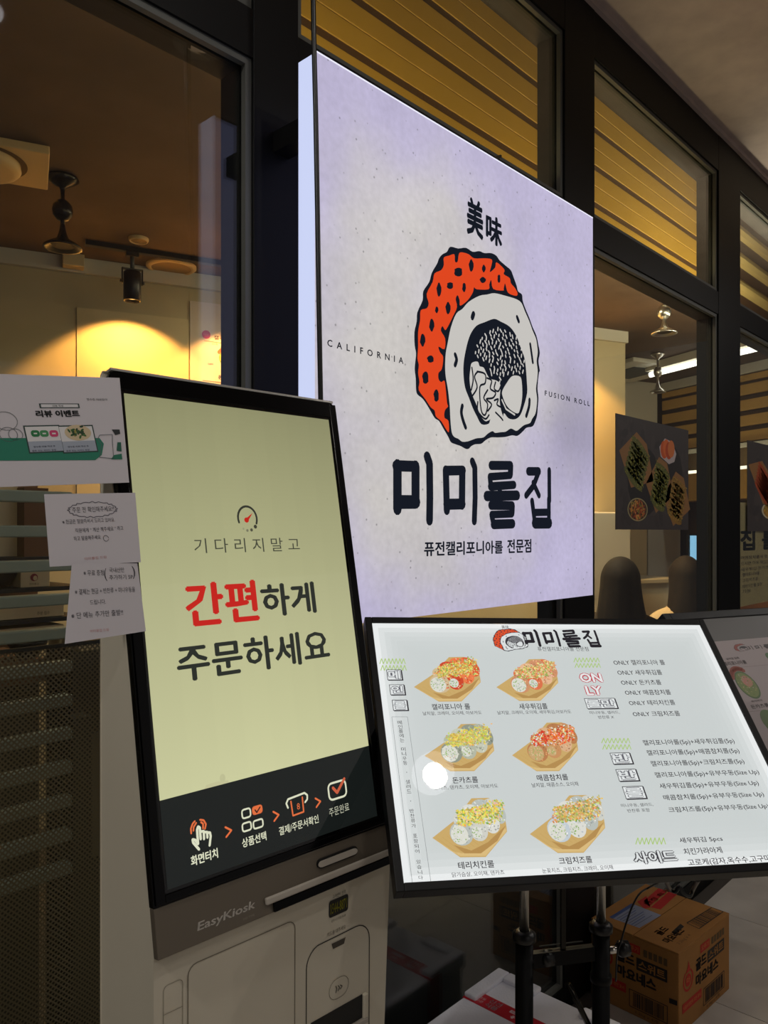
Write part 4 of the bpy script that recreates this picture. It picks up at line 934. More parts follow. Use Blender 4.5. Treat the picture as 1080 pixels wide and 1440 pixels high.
for i, wd in enumerate((2, 1, 1, 2, 1, 3, 1, 2, 1, 1)): P.rect(m_ - .016 + i * .0034, yb, m_ - .016 + i * .0034 + wd * .0007, yb + .014, (44, 40, 34), 1)
P.text('바코드를 대주세요', m_ - .012, m_ + .022, yb - .007, .005, (120, 112, 98), 0, 1)
P.build('front_print', print_mat('kiosk_print', 0, .6), kiosk)
# barcode window: dark opening and a pale sill
ym = tp - .118
MB().frame_box(LO, lx, lt, ln, (a[0] + .008, b[0] - .014), (ym - .0165, ym + .0165), (-.0002, .0008), 'dark').build('reader_window', kiosk)
MB().frame_box(LO, lx, lt, ln, (a[0] + .008, b[0] - .006), (ym - .024, ym - .017), (-.001, .006), 'slot').frame_box(LO, lx, lt, ln, (b[0] - .0135, b[0] - .006), (ym - .017, ym + .0165), (-.001, .005), 'kiosk').build('reader_sill', kiosk, bevel=.001)

# ================================================================== PAPER NOTICES TAPED TO THE KIOSK
def sheet(name, TL, TR, BR_, BL, dl, lift, label, curl=.006):
    """paper hanging from the kiosk's left edge; right corners lie on the bezel, left ones dl nearer the passage"""
    def pr(p, k): q = on_plane(p[0], p[1], KO + kn * (.003 + lift), kn); return q
    r1, r2 = pr(TR, 0), pr(BR_, 0); d1 = (r1 - CAM).dot(FW); d2 = (r2 - CAM).dot(FW); dm = (d1 + d2) / 2
    # sheet plane: through both right corners, horizontal direction set by the depth ratio dl
    l1 = at_depth(TL[0], TL[1], d1 * dl); ex_ = (l1 - r1); up_ = (r1 - r2).normalized(); n_ = ex_.cross(up_).normalized()
    l2 = on_plane(BL[0], BL[1], r2, n_); l1 = on_plane(TL[0], TL[1], r2, n_)
    if n_.dot(CAM - r1) < 0: n_ = -n_
    vs = []; NU, NV = 10, 8
    for j in range(NV + 1):
        for i in range(NU + 1):
            s_, t_ = i / NU, j / NV; p = (l1 * (1 - s_) + r1 * s_) * (1 - t_) + (l2 * (1 - s_) + r2 * s_) * t_
            vs.append(p)
    fs = [(j * (NU + 1) + i, j * (NU + 1) + i + 1, (j + 1) * (NU + 1) + i + 1, (j + 1) * (NU + 1) + i) for j in range(NV) for i in range(NU)]
    o = MB().add(vs, fs, 'paper').build(name, label=label, cat='notice')
    so = o.modifiers.new('t', 'SOLIDIFY'); so.thickness = .0004; so.offset = 0
    ex2 = (r1 - l1).normalized(); P = Print(r1 + n_ * .0004, ex2, up_ - ex2 * up_.dot(ex2), .00008)
    return o, P
paper_print = print_mat('notice_ink', 0, .6)
o, P = sheet('printed_notice', (-30, 525), (168, 531.5), (181.5, 678.6), (-30, 686), .86, .0, 'white printed review notice with a green band at the kiosk edge, topmost of three')
P.poly([P.px(-28, 616), P.px(140, 616), P.px(146, 624), P.px(143, 640), P.px(134, 647), P.px(-28, 648)], (18, 122, 96), 1)
P.ptext('리뷰 이벤트', 51, 586, 113, 587, 10, (30, 34, 34), .045, 2); a = P.px(56, 574); b = P.px(111, 567.5); P.rect(a[0], a[1], b[0], b[1], (44, 62, 60), 1); P.rect(a[0] + .002, a[1] + .001, b[0] - .002, b[1] - .001, (214, 212, 214), 2); P.ptext('리뷰 작성', 74, 572.3, 89, 572.5, 3, (60, 64, 64), .01, 3)
P.ptext('영수증 리뷰참여', 122, 563, 151, 564, 3.4, (70, 70, 74), 0, 2)
for x0_, x1_ in ((41, 83), (89, 130)):
    a = P.px(x0_, 638); b = P.px(x1_, 597.5); P.rect(a[0], a[1], b[0], b[1], (30, 60, 54), 2); P.rect(a[0] + .0015, a[1] + .0015, b[0] - .0015, b[1] - .0015, (220, 218, 218), 3)
    c = P.px(x0_ + 1, 621); P.rect(a[0] + .0015, a[1] + .0015, b[0] - .0015, c[1], (160, 168, 182), 4)
    P.ptext('영수증 리뷰 작성 후', x0_ + 6, 629, x1_ - 5, 629.5, 2.6, (40, 44, 70), .01, 5); P.ptext('음료 또는 사이드 증정', x0_ + 4, 634.5, x1_ - 4, 635, 2.6, (40, 44, 70), .01, 5)
for x, cc in ((49.5, (24, 120, 66)), (62, (60, 140, 84)), (75.5, (206, 60, 110))):
    a = P.px(x - 5, 614.5); b = P.px(x + 5, 605); P.rrect(a[0], a[1], b[0], b[1], .003, 0, cc, 5, cc); P.rect(a[0] + .003, a[1] + .003, b[0] - .003, b[1] - .003, (226, 224, 222), 6)
c = P.px(109.5, 608.5); P.ell(c[0], c[1], .017, .0095, (206, 186, 150), 5); 
for i in range(26): P.ell(c[0] + random.gauss(0, .005), c[1] + random.gauss(0, .0028), .0028, .0014, random.choice([(40, 84, 36), (60, 104, 44), (30, 60, 30), (150, 140, 60)]), 6 + i * .02, 6, random.random() * 3)
for cx, cy, s in ((8, 592, 13), (12, 611, 10), (22, 611, 8)): c = P.px(cx, cy); k = s / 1000.; P.stroke([(c[0] + k * math.cos(t * .35), c[1] + k * .8 * math.sin(t * .35)) for t in range(19)], .0007, (110, 112, 114), 1, cap=0)
P.stroke([P.px(137, 618), P.px(140, 612), P.px(158, 611), P.px(158, 622), P.px(160, 645), P.px(140, 643), P.px(143, 625), P.px(137, 618)], .0007, (90, 96, 100), 3, cap=0)
P.poly([P.px(157, 604), P.px(168, 604), P.px(169, 610), P.px(162, 612)], (26, 30, 32), 3); P.poly([P.px(165, 622), P.px(170, 622), P.px(171, 635), P.px(164, 634)], (14, 90, 70), 3); P.poly([P.px(160, 640), P.px(171, 638), P.px(172, 646), P.px(156, 646)], (14, 110, 84), 3)
P.build('print', paper_print, o)
HI = (48, 44, 54)
o, P = sheet('handwritten_notice', (62, 695), (190, 693), (198, 790.5), (70, 797), .90, .001, 'white handwritten notice with a wavy bubble around its first line, middle of three')
c = P.px(131, 716.5); W_ = P.px(164, 717)[0] - c[0]; H_ = P.px(131, 706)[1] - c[1]
P.stroke([(c[0] + W_ * math.cos(t * .13) * (1 + .06 * math.cos(t * 2.6)), c[1] + H_ * math.sin(t * .13) * (1 + .1 * math.cos(t * 2.6))) for t in range(49)], .0008, (80, 76, 88), 1, cap=0)
P.ptext('주문 전 확인해주세요!!', 102, 720, 161, 720, 8, HI, .0); P.ptext('※ 현금은 말씀하셔서 드리고 있어요.', 88, 736, 162, 735, 6.5, HI, -.005); P.ptext('직원에게 “ 계산 해주세요 ” 라고', 106, 748, 174, 747, 6.5, HI, -.005); P.ptext('하고 말씀해주세요', 104, 760, 142, 759, 6.5, HI, -.005)
c = P.px(149, 757); P.stroke([(c[0] + .0035 * math.cos(t * .5), c[1] + .0035 * math.sin(t * .5)) for t in range(13)], .0006, HI, 1, cap=0)
P.ptext('미미롤집 드림', 119, 787, 150, 786, 4, (196, 140, 140), 0)
P.build('handwriting', paper_print, o)
o, P = sheet('handwritten_notice', (101, 793), (193, 792), (205, 887.5), (91, 905.6), .92, .0002, 'white handwritten notice with large brackets, lowest of three')
P.ptext('※ 무료 증정', 118, 811, 146, 808, 8, HI, 0); P.ptext('(', 147.5, 817, 151, 817, 18, HI, -.01); P.ptext(')', 187, 814, 191, 814, 18, HI, -.01); P.ptext('국내산만', 154, 806, 175, 804, 7, HI, 0); P.ptext('추가하기 5P', 154, 816, 187, 814, 7, HI, 0)
P.ptext('※ 결제는 현금 + 반찬류 + 미니우동을', 106, 838, 190, 831, 8, HI, 0); P.ptext('드립니다.', 127, 851, 149, 849, 7, HI, 0); P.ptext('※ 단 메뉴 추가만 출발!!', 101, 874, 173, 862, 9, HI, .0)
P.ptext('미미롤집 드림', 127, 890, 153, 887, 4, (196, 140, 140), 0)
P.build('handwriting', paper_print, o)

# ================================================================== MENU LIGHTBOXES ON THEIR STANDS
def unit_food(P, bx, tops, body, endc, lay, seed, n_=520):
    """a roll with crumbs on a wooden board; points from a 6.75x enlargement, box 150..780 x 160..590, mapped to photo box bx"""
    rg = random.Random(seed); x0, y0, x1, y1 = bx
    q = lambda x, y: P.px(x0 + (x - 150) / 630 * (x1 - x0), y0 + (y - 160) / 430 * (y1 - y0))
    s = (q(160, 160)[0] - q(150, 160)[0]) / 10
    P.poly([q(150, 450), q(385, 588), q(600, 586), q(780, 405), q(775, 365), q(740, 205), q(620, 165), q(480, 168), q(330, 330)], (208, 174, 110), lay)
    P.poly([q(150, 448), q(385, 580), q(600, 578), q(778, 400), q(765, 380), q(600, 520), q(400, 560), q(300, 540)], (224, 192, 130), lay + 1)
    for i in range(9):
        a = q(190 + i * 40, 440 - i * 8 + 10); b = q(360 + i * 36, 560 - i * 12); P.stroke([a, b], s * 2.2, (198, 160, 92), lay + 1.2, cap=0)
    P.poly([q(330, 500), q(480, 540), q(620, 480), q(770, 360), q(700, 470), q(560, 560), q(420, 560)], (186, 146, 86), lay + 1.4)
    # roll slices in two rows
    for k, (cx, cy, rx, ry) in enumerate(((640, 215, 66, 52), (560, 232, 84, 66), (470, 272, 84, 70), (400, 320, 76, 62), (715, 285, 56, 74), (650, 345, 68, 82), (540, 395, 78, 86), (395, 420, 96, 92))):
        c = q(cx, cy); P.ell(c[0], c[1], rx * s, ry * s * 1.05, body[k % len(body)], lay + 2 + k * .2, 18)
        for i in range(26):
            t, rr_ = rg.random() * 6.28, rg.random() ** .5; bc = body[(k + i) % len(body)]; w_ = rg.choice((.82, .92, 1.06, 1.12)); P.ell(c[0] + math.cos(t) * rr_ * rx * s * .9, c[1] + math.sin(t) * rr_ * ry * s * .9, 9 * s, 6 * s, [min(250, v * w_) for v in bc], lay + 2.1 + k * .2, 6, rg.random() * 3)
    for cx, cy, r_ in ((380, 428, 72), (528, 412, 44)):
        c = q(cx, cy); P.ell(c[0], c[1], r_ * s, r_ * s * 1.1, endc[0], lay + 3.6, 18)
        for i in range(int(r_ * .9)):
            t, rr_ = rg.random() * 6.28, rg.random() ** .5 * r_ * .95; P.ell(c[0] + math.cos(t) * rr_ * s, c[1] + math.sin(t) * rr_ * s, 7 * s, 5 * s, rg.choice(endc), lay + 3.8 + i * .002, 6, rg.random() * 3)
    for i in range(n_):
        t = rg.random(); cx = 370 + 350 * t + rg.uniform(-40, 40); cy = 318 - 100 * t + rg.uniform(-62, 52) + 85 * t * rg.random()
        c = q(cx, cy); P.ell(c[0], c[1], rg.uniform(6, 14) * s, rg.uniform(5, 9) * s, [min(252, v * rg.choice((.86, 1, 1, 1.08))) for v in rg.choice(tops)], lay + 4 + (i % 20) * .03, 6, rg.random() * 3)
def zig(P, x0, y0, x1, y1, col=(176, 206, 120), n_=7):
    for yy in ((y0 + .0 * (y1 - y0), y0 + .45 * (y1 - y0)), (y0 + .55 * (y1 - y0), y1)) if y1 - y0 > 10 else ((y0, y1),):
        P.stroke([P.px(x0 + (x1 - x0) * i / (2 * n_) + (1.5 if yy[0] > y0 + 3 else 0), yy[0] if i % 2 else yy[1]) for i in range(2 * n_ + 1)], .0013, col, 2, cap=0)
def boxed(P, t, x0, y0, x1, y1, ink=(52, 50, 56), bgc=(232, 236, 236)):
    a = P.px((x0 * 2 + x0) / 3, y1); b = P.px(x1, y0); xa = P.px(x0, y1)[0]
    P.rect(xa + .0012, a[1] - .0010, b[0] + .0012, b[1] - .0010, ink, 2); P.rect(xa, a[1], b[0], b[1], ink, 2.5); P.rect(xa + .001, a[1] + .001, b[0] - .001, b[1] - .001, bgc, 3)
    P.text(t, xa + .0016, b[0] - .0016, a[1] + .0016, (b[1] - a[1]) - .0032, (104, 104, 112), .10, 4); P.text(t, xa + .0026, b[0] - .0026, a[1] + .0026, (b[1] - a[1]) - .0052, (228, 232, 232), .03, 5)
MT = (46, 42, 48)
tx, tu, tn = frame3(-.61, .77, -.038); TO = CAM + (Vector((1.237, 1.189, 1.248)) - CAM) * .76; TW, THt = .791 * .76, .555 * .76
def lightbox(name, O, ex, up, n, Wd, Ht, label, lit, ft=.0115):
    root = empty(name, O + ex * Wd / 2 - up * Ht / 2 - n * .03, label, 'menu board', 'menu lightboxes on stands')
    fb = lambda x, y, z, m, nm, bv=0: MB().frame_box(O, ex, up, n, x, y, z, m).build(nm, root, bv)
    for nm, x, y in (('frame_side', (-ft, 0), (-Ht - ft, ft)), ('frame_side', (Wd, Wd + ft), (-Ht - ft, ft)), ('frame_edge', (0, Wd), (0, ft)), ('frame_edge', (0, Wd), (-Ht - ft, -Ht))):
        fb(x, y, (-.022, .003), 'board_frame', nm, .0012)
    fb((0, Wd), (-Ht, 0), (-.022, -.0005), 'white' if not lit else 'dark', 'back_box')
    return root
board = lightbox('menu_board', TO, tx, tu, tn, TW, THt, 'bright lit menu board with photos of roll dishes, tilted back on a stand', True)
P = Print(TO, tx, tu, .00003)
NX, NY = 64, 46  # edge-lit glow painted into the sheet colours, brighter towards the frame
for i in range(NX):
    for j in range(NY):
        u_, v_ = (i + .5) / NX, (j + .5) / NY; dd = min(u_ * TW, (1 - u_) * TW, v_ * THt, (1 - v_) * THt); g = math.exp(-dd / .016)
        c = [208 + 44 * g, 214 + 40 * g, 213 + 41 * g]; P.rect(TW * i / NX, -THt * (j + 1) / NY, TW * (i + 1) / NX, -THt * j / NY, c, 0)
# header
s0 = SP.px(571, 430); eb = [SP.px(*p) for p in OUT]; ex0, ex1 = min(p[0] for p in eb), max(p[0] for p in eb); ey0, ey1 = min(p[1] for p in eb), max(p[1] for p in eb)
def place(P, bx):
    a = P.px(bx[0], bx[3]); b = P.px(bx[2], bx[1]); kx_ = (b[0] - a[0]) / (ex1 - ex0); ky_ = (b[1] - a[1]) / (ey1 - ey0)
    return (lambda p: (a[0] + (p[0] - ex0) * kx_, a[1] + (p[1] - ey0) * ky_)), (kx_ + ky_) / 2
f, k = place(P, (697, 884, 737, 916)); emblem(P, f, k, (226, 84, 48), (226, 230, 230), (60, 58, 66), True)
bb = [SP.px(*p) for pts, w_ in BRUSH for p in BR(pts)]; bx0, bx1, by0, by1 = min(p[0] for p in bb), max(p[0] for p in bb), min(p[1] for p in bb), max(p[1] for p in bb)
def name_at(P, bx, ink, heavy=.8):
    a = P.px(bx[0], bx[3]); b = P.px(bx[2], bx[1]); kx_ = (b[0] - a[0]) / (bx1 - bx0); ky_ = (b[1] - a[1]) / (by1 - by0)
    brush_name(P, lambda p: (a[0] + (p[0] - bx0) * kx_, a[1] + (p[1] - by0) * ky_), (kx_ + ky_) / 2, ink, heavy)
name_at(P, (741, 887, 836, 909), (40, 38, 44), 1.0)
P.ptext('퓨전캘리포니아롤 전문점', 757, 916.5, 828, 914.5, 6, MT); P.ptext('美味', 706, 884.5, 716, 884, 5, MT, 0)
# left column
zig(P, 534, 926, 570, 943); boxed(P, '메', 545, 941.5, 564, 956.5); boxed(P, '인', 549, 962.5, 568, 977.5); boxed(P, '롤', 553, 984, 572, 999.5)
P.stroke([P.px(551, 1008), P.px(580, 1243)], .0005, (120, 122, 126), 1, cap=0); P.stroke([P.px(573, 1008), P.px(606, 1241)], .0005, (120, 122, 126), 1, cap=0); P.stroke([P.px(551, 1008), P.px(573, 1008)], .0005, (120, 122, 126), 1, cap=0)
vt = '메인롤에는 미니우동 · 샐러드 · 반찬류가 포함되어 있습니다'
for i, ch in enumerate(vt):
    if ch == ' ': continue
    t = i / (len(vt) - 1); t = t * .9 + .1 * t * t; x = 562.5 + 29.5 * t; y = 1016 + 218 * t; h = 5.5 if ch != '·' else 1.2; wd = 6 if ch != '·' else 1.2
    P.ptext(ch, x - wd / 2, y + h / 2, x + wd / 2, y + h / 2, h, MT, 0)
YL = [(232, 204, 96), (244, 224, 130), (214, 190, 90), (226, 214, 160), (150, 176, 84)]; RD = [(226, 96, 60), (240, 130, 80), (212, 76, 50)]
WR = [(214, 214, 204), (190, 196, 190), (226, 226, 218)]; GN = [(226, 226, 214), (168, 196, 128), (190, 190, 190), (210, 214, 200), (140, 178, 100)]
unit_food(P, (582, 923, 676, 987), YL + [(222, 160, 70)], RD + [(214, 190, 150)], GN, 1, 1)
unit_food(P, (698, 926, 785, 986), [(236, 206, 140), (222, 180, 110), (244, 224, 170), (160, 186, 90), (228, 130, 80)], [(226, 120, 80), (214, 150, 110), (236, 190, 150)], GN, 1, 2)
unit_food(P, (597, 1017, 695, 1085), [(226, 206, 90), (240, 222, 120), (210, 190, 80), (206, 200, 120)], [(186, 190, 170), (150, 156, 140), (204, 206, 186)], GN + [(214, 180, 140)], 1, 3, 620)
unit_food(P, (720, 1015, 813, 1085), [(232, 90, 50), (244, 130, 60), (220, 70, 50), (240, 170, 110), (236, 226, 214)], [(206, 150, 100), (190, 130, 84), (222, 180, 140)], [(206, 170, 120), (150, 180, 100), (220, 196, 150)], 1, 4)
unit_food(P, (608, 1121, 713, 1206), YL + [(240, 220, 90)], WR, GN + [(230, 232, 228)] * 3, 1, 5, 620)
unit_food(P, (745, 1117, 851, 1200), [(226, 190, 110), (214, 160, 80), (236, 214, 140), (206, 176, 110), (150, 170, 90)], WR + [(200, 210, 216)], GN, 1, 6, 620)
for t, x0_, y0_, x1_, y1_, h in (('캘리포니아 롤', 608, 998, 662, 998, 8.5), ('날치알, 크래미, 오이채, 아보카도', 595, 1005.5, 678, 1005.5, 5.5), ('새우튀김롤', 731, 997.5, 771, 997.5, 8.5), ('날치알, 크래미, 오이채, 새우튀김,아보카도', 700, 1004.5, 804, 1004, 5.5),
    ('돈카츠롤', 637, 1101.5, 673, 1101, 9), ('돈카츠, 덴카츠, 오이채, 아보카도', 611, 1110, 701, 1109, 6), ('매콤참치롤', 756, 1098, 800, 1097.5, 9), ('날치알, 매콤소스, 오이채', 748.5, 1107, 814, 1106, 6.5),
    ('테리치킨롤', 645, 1221.5, 696, 1221, 10.5), ('닭가슴살, 오이채, 덴카츠', 636, 1233, 710, 1231, 7), ('크림치즈롤', 787, 1215, 834, 1214, 10), ('눈꽃치즈, 크림치즈, 크래미, 오이채', 763, 1227, 863, 1224, 7)):
    P.ptext(t, x0_, y0_, x1_, y1_, h, MT, .012 if h > 8 else 0)
zig(P, 807, 925, 843, 939)
for t, x0_, y0_, x1_, y1_ in (('ON', 816.5, 960, 849.5, 945), ('LY', 825, 978, 850, 963.5)):
    for col, bo, ly in (((196, 72, 84), .10, 2), ((236, 238, 238), .03, 3)):
        q = .5 if ly == 3 else 0; P.ptext(t, x0_ + q * 2, y0_ - q, x1_ - q * 2, y0_ - q, 14 - q * 2, col, bo, ly)
boxed(P, '롤만', 826, 981.5, 864, 997); P.ptext('미니우동, 샐러드,', 830, 1004.5, 872, 1004, 4.6, MT); P.ptext('반찬류 X', 842, 1011, 864, 1010.5, 4.6, MT)
for t, x0_, x1_, y in (('ONLY 캘리포니아 롤', 864, 936, 935), ('ONLY 새우튀김롤', 869.5, 932, 949), ('ONLY 돈카츠롤', 874.5, 931, 963), ('ONLY 매콤참치롤', 880, 944.5, 977), ('ONLY 테리치킨롤', 885.6, 950.5, 991.5), ('ONLY 크림치즈롤', 891, 957.5, 1007)):
    P.ptext(t, x0_, y + .5, x1_, y, 7.4, MT, .008)
zig(P, 846, 1038, 886, 1054); boxed(P, '반', 862.5, 1058, 885, 1075); boxed(P, '반', 871, 1081, 893.5, 1099); boxed(P, '롤', 880.5, 1105, 903.5, 1124)
P.ptext('미니우동, 샐러드,', 874, 1135, 919.5, 1134, 5, MT); P.ptext('반찬류 포함', 883, 1142.5, 914.5, 1141.5, 5, MT)
for t, x0_, x1_, y in (('캘리포니아롤(5p)+새우튀김롤(5p)', 905.6, 1035, 1047.5), ('캘리포니아롤(5p)+매콤참치롤(5p)', 911, 1042, 1061.5), ('캘리포니아롤(5p)+크림치즈롤(5p)', 916.5, 1049, 1076.5), ('캘리포니아롤(5p)+유부우동(Size Up)', 922, 1070, 1092), ('새우튀김롤(5p)+유부우동(Size Up)', 928.6, 1069.5, 1107.5), ('매콤참치롤(5p)+유부우동(Size Up)', 934, 1077, 1123.5), ('크림치즈롤(5p)+유부우동(Size Up)', 941, 1084, 1140.5)):
    P.ptext(t, x0_, y + 1, x1_, y, 9, MT, .008)
zig(P, 894, 1178, 936, 1187.5)
for col, bo, ly in (((60, 58, 64), .11, 2), ((226, 230, 230), .03, 3)): q = .7 if ly == 3 else 0; P.ptext('사이드', 892 + q * 2, 1215 - q, 956 - q * 2, 1214 - q, 19 - q * 2, col, bo, ly)
P.ptext('새우튀김 5pcs', 957, 1186, 1018, 1185, 9, MT, .01); P.ptext('치킨가라아게', 963, 1202, 1017, 1200, 9.5, MT, .01); P.ptext('고로케(감자,옥수수,고구마)', 969, 1217.5, 1090, 1214, 11, MT, .01)
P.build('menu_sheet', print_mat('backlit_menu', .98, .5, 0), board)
MB().frame_box(TO, tx, tu, tn, (0, TW), (-THt, 0), (.0022, .0024), 'screen_glass').build('cover_sheet', board)

# stand of the lit board: two telescopic legs with collars, knobs and a cross bar
def stand(name, c1, c2, ztop, label, O=None):
    r = empty(name, (Vector(c1) + Vector(c2)) / 2, label, 'stand', 'menu board stands'); c1, c2 = Vector(c1), Vector(c2); d = (c2 - c1).normalized(); sd_ = d.cross(Z)
    for i, (c, zt) in enumerate(((c1, ztop[0]), (c2, ztop[1]))):
        zc = .784
        MB().tube([c + Z * zc, c + Z * zt], .0078, 'chrome', 16).build('chrome_pole', r)
        MB().tube([c + Z * .02, c + Z * (zc - .012)], .0148, 'frame', 18).build('black_tube', r)
        co = MB(); co.lathe([(.0155, -.012), (.0195, -.010), (.0195, 0), (.012, .006), (.0085, .006)], c + Z * zc, 'blackplastic', 24); co.build('collar', r)
        kn_ = MB(); kn_.tube([c + Z * (zc - .045) + d * .012, c + Z * (zc - .045) + d * .034], [.006, .006], 'chrome', 10); kn_.build('knob_screw', r)
        MB().tube([c + Z * (zc - .045) + d * .030, c + Z * (zc - .045) + d * .036, c + Z * (zc - .045) + d * .05], [.009, .014, .013], 'blackplastic', 8).build('knob', r)
        if i: MB().lathe([(.0152, -.006), (.018, -.005), (.018, .006), (.0152, .008)], c + Z * (zc - .09), 'frame', 24).build('collar', r)
        MB().lathe([(.0155, 0), (.05, .0), (.055, .004), (.05, .012), (.0155, .03)], c + Z * .0005, 'frame', 28).build('foot', r)
    MB().frame_box(c1 + Z * .745, d, sd_, Z, (.014, (c2 - c1).length - .014), (-.006, .006), (-.018, .006), 'frame').build('cross_bar', r)
    MB().frame_box(c1 + Z * .757, d, sd_, Z, (.03, (c2 - c1).length - .03), (-.0068, -.0062), (-.002, 0), 'gasket').build('bar_edge', r)
    MB().frame_box((c1 + c2) / 2 + Z * .752, d, sd_, Z, (-.004, .004), (-.003, .003), (0, .19), 'chrome_dark').build('centre_strut', r)
    for i in (1,):
        MB().tube([(c1 + c2) / 2 + Z * .60 + d * i * .055, (c1 + c2) / 2 + Z * .69 + d * i * .01], .005, 'chrome_dark', 8).build('brace', r)
    return r
def under(c):     # height of the underside of the lit board above a foot point
    k_ = ((TO - tn * .0225) - Vector(c)).dot(tn) / tn.z; return k_ - .0005
c1, c2 = Vector((1.135, .732, 0)) * .974, Vector((1.2514, .6509, 0)) * .974
stand('board_stand', c1, c2, (under(c1) - .002, under(c2) - .002), 'black and chrome twin-pole stand under the lit menu board')
# black cable from the board to the right knob, and the clump of cable ends
def cable(name, pts, r_, label, m='blackplastic'):
    cu = []
    for i in range(len(pts) - 1):
        p0_, p1_, p2_, p3_ = [Vector(pts[max(0, min(len(pts) - 1, i + q))]) for q in (-1, 0, 1, 2)]
        for t in [q / 6 for q in range(6)]: cu.append(.5 * ((2 * p1_) + (p2_ - p0_) * t + (2 * p0_ - 5 * p1_ + 4 * p2_ - p3_) * t * t + (3 * p1_ - p0_ - 3 * p2_ + p3_) * t ** 3))
    cu.append(Vector(pts[-1])); return MB().tube(cu, r_, m, 8).build(name, label=label, cat='cable')
bk = lambda x, y: on_plane(x, y, TO - tn * .0245, tn)
cable('thin_cable', [bk(931, 1238)] + [at_depth(x, y, d) for x, y, d in ((915, 1247, 1.34), (900, 1256, 1.33), (889, 1275, 1.32), (880, 1300, 1.31), (873, 1325, 1.305), (868, 1342, 1.30), (866, 1380, 1.30))], .0016, 'thin black cable looping down from the board to the stand knob')
cable('cable_tie', [bk(936, 1236)] + [at_depth(x, y, d) for x, y, d in ( (942, 1250, 1.385), (950, 1254, 1.385), (955, 1247, 1.385), (962, 1256, 1.385), (970, 1260, 1.39), (975, 1250, 1.39))] + [bk(982, 1236)], .0035, 'black bundle of cable ends under the lower edge of the lit board')

# second, unlit board behind to the right
sx_, su_, sn_ = frame3(R(-22), R(44), 0); O2 = at_depth(930, 864, 1.75); f2 = .02; O2 = O2 + sx_ * f2 - su_ * f2
b2 = lightbox('menu_board', O2, sx_, su_, sn_, .62, .44, 'unlit dark menu board behind the lit one, cut by the right edge', False, .02)
MB().frame_box(O2, sx_, su_, sn_, (0, .62), (-.44, 0), (-.0004, .0004), mat('unlit_sheet_holder', (74, 72, 70), .45)).build('backing_sheet', b2)
P = Print(O2, sx_, su_, .00003)
a = P.px(1006, 902); PP = (158, 146, 146)
P.rect(.02, -.44, .60, (P.px(1006, 902)[1] + P.px(1079, 896.5)[1]) / 2, PP, 16)
f, k = place(P, (1036, 904.5, 1049, 917)); emblem(P, f, k, (150, 60, 44), PP, (40, 34, 38), False)
name_at(P, (1050, 905, 1092, 913), (44, 38, 42), .9)
P2 = Print(O2 + sn_ * .0006, sx_, su_, .00003)
K2 = (60, 50, 52)
f, k = place(P2, (1036, 904.5, 1049, 917)); emblem(P2, f, k, (150, 60, 44), PP, (40, 34, 38), False); name_at(P2, (1051, 905, 1094, 914), K2, .9)
P2.ptext('날치알 듬뿍', 1023, 929, 1040, 926, 3.4, K2, .01); P2.ptext('캘리포니아롤', 1019.5, 937, 1051, 933, 6, K2, .02)
P2.stroke([P2.px(1022, 940), P2.px(1090, 934)], .0006, (110, 98, 98), 1, cap=0)
P2.ell(*P2.px(1082, 923), .011, .010, (70, 104, 62), 2)
c = P2.px(1051, 963); e = P2.px(1065, 963)[0] - c[0]; P2.ell(c[0], c[1], e, e * 1.25, (70, 96, 50), 2, 28); P2.ell(c[0], c[1], e * .88, e * 1.1, (112, 128, 66), 3, 28); P2.ell(c[0] + e * .2, c[1] + e * .3, e * .5, e * .5, (180, 120, 104), 4)
P2.stroke([(c[0] + e * 1.15 * math.cos(R(t)), c[1] + e * 1.5 * math.sin(R(t))) for t in range(150, 50, -10)], e * .45, (140, 62, 40), 5)
rg = random.Random(5)
for q in range(50): t, r_ = rg.random() * 6.28, rg.random() ** .5 * e * .8; P2.ell(c[0] + r_ * math.cos(t), c[1] + r_ * 1.2 * math.sin(t), e * .07, e * .06, rg.choice([(150, 150, 90), (96, 116, 50), (160, 150, 130)]), 6, 6)
P2.ptext('바삭바삭', 1058, 988, 1073, 986, 3.4, K2, .01); P2.ptext('돈카츠롤', 1058, 997, 1083, 994, 6, K2, .02); P2.stroke([P2.px(1052, 1001), P2.px(1096, 997)], .0006, (110, 98, 98), 1, cap=0)
c = P2.px(1086, 1016); P2.ell(c[0], c[1], e * .9, e * 1.1, (80, 104, 54), 2, 24)
P.v, P.f, P.c = P.v[:4], P.f[:1], P.c[:1]
P.build('menu_print', print_mat('unlit_menu_sheet', 0, .5), b2); P2.build('menu_lettering', print_mat('unlit_menu_ink', 0, .5), b2)
cc = O2 + sx_ * .31 - su_ * .22; d1 = Vector((cc.x, cc.y, 0)); 
def under2(c): return ((O2 - sn_ * .0225) - Vector(c)).dot(sn_) / sn_.z - .002
e1, e2 = d1 - sx_ * .0, d1 + sx_ * .14
stand('board_stand', e1, e2, (under2(e1), under2(e2)), 'twin-pole stand under the unlit menu board')

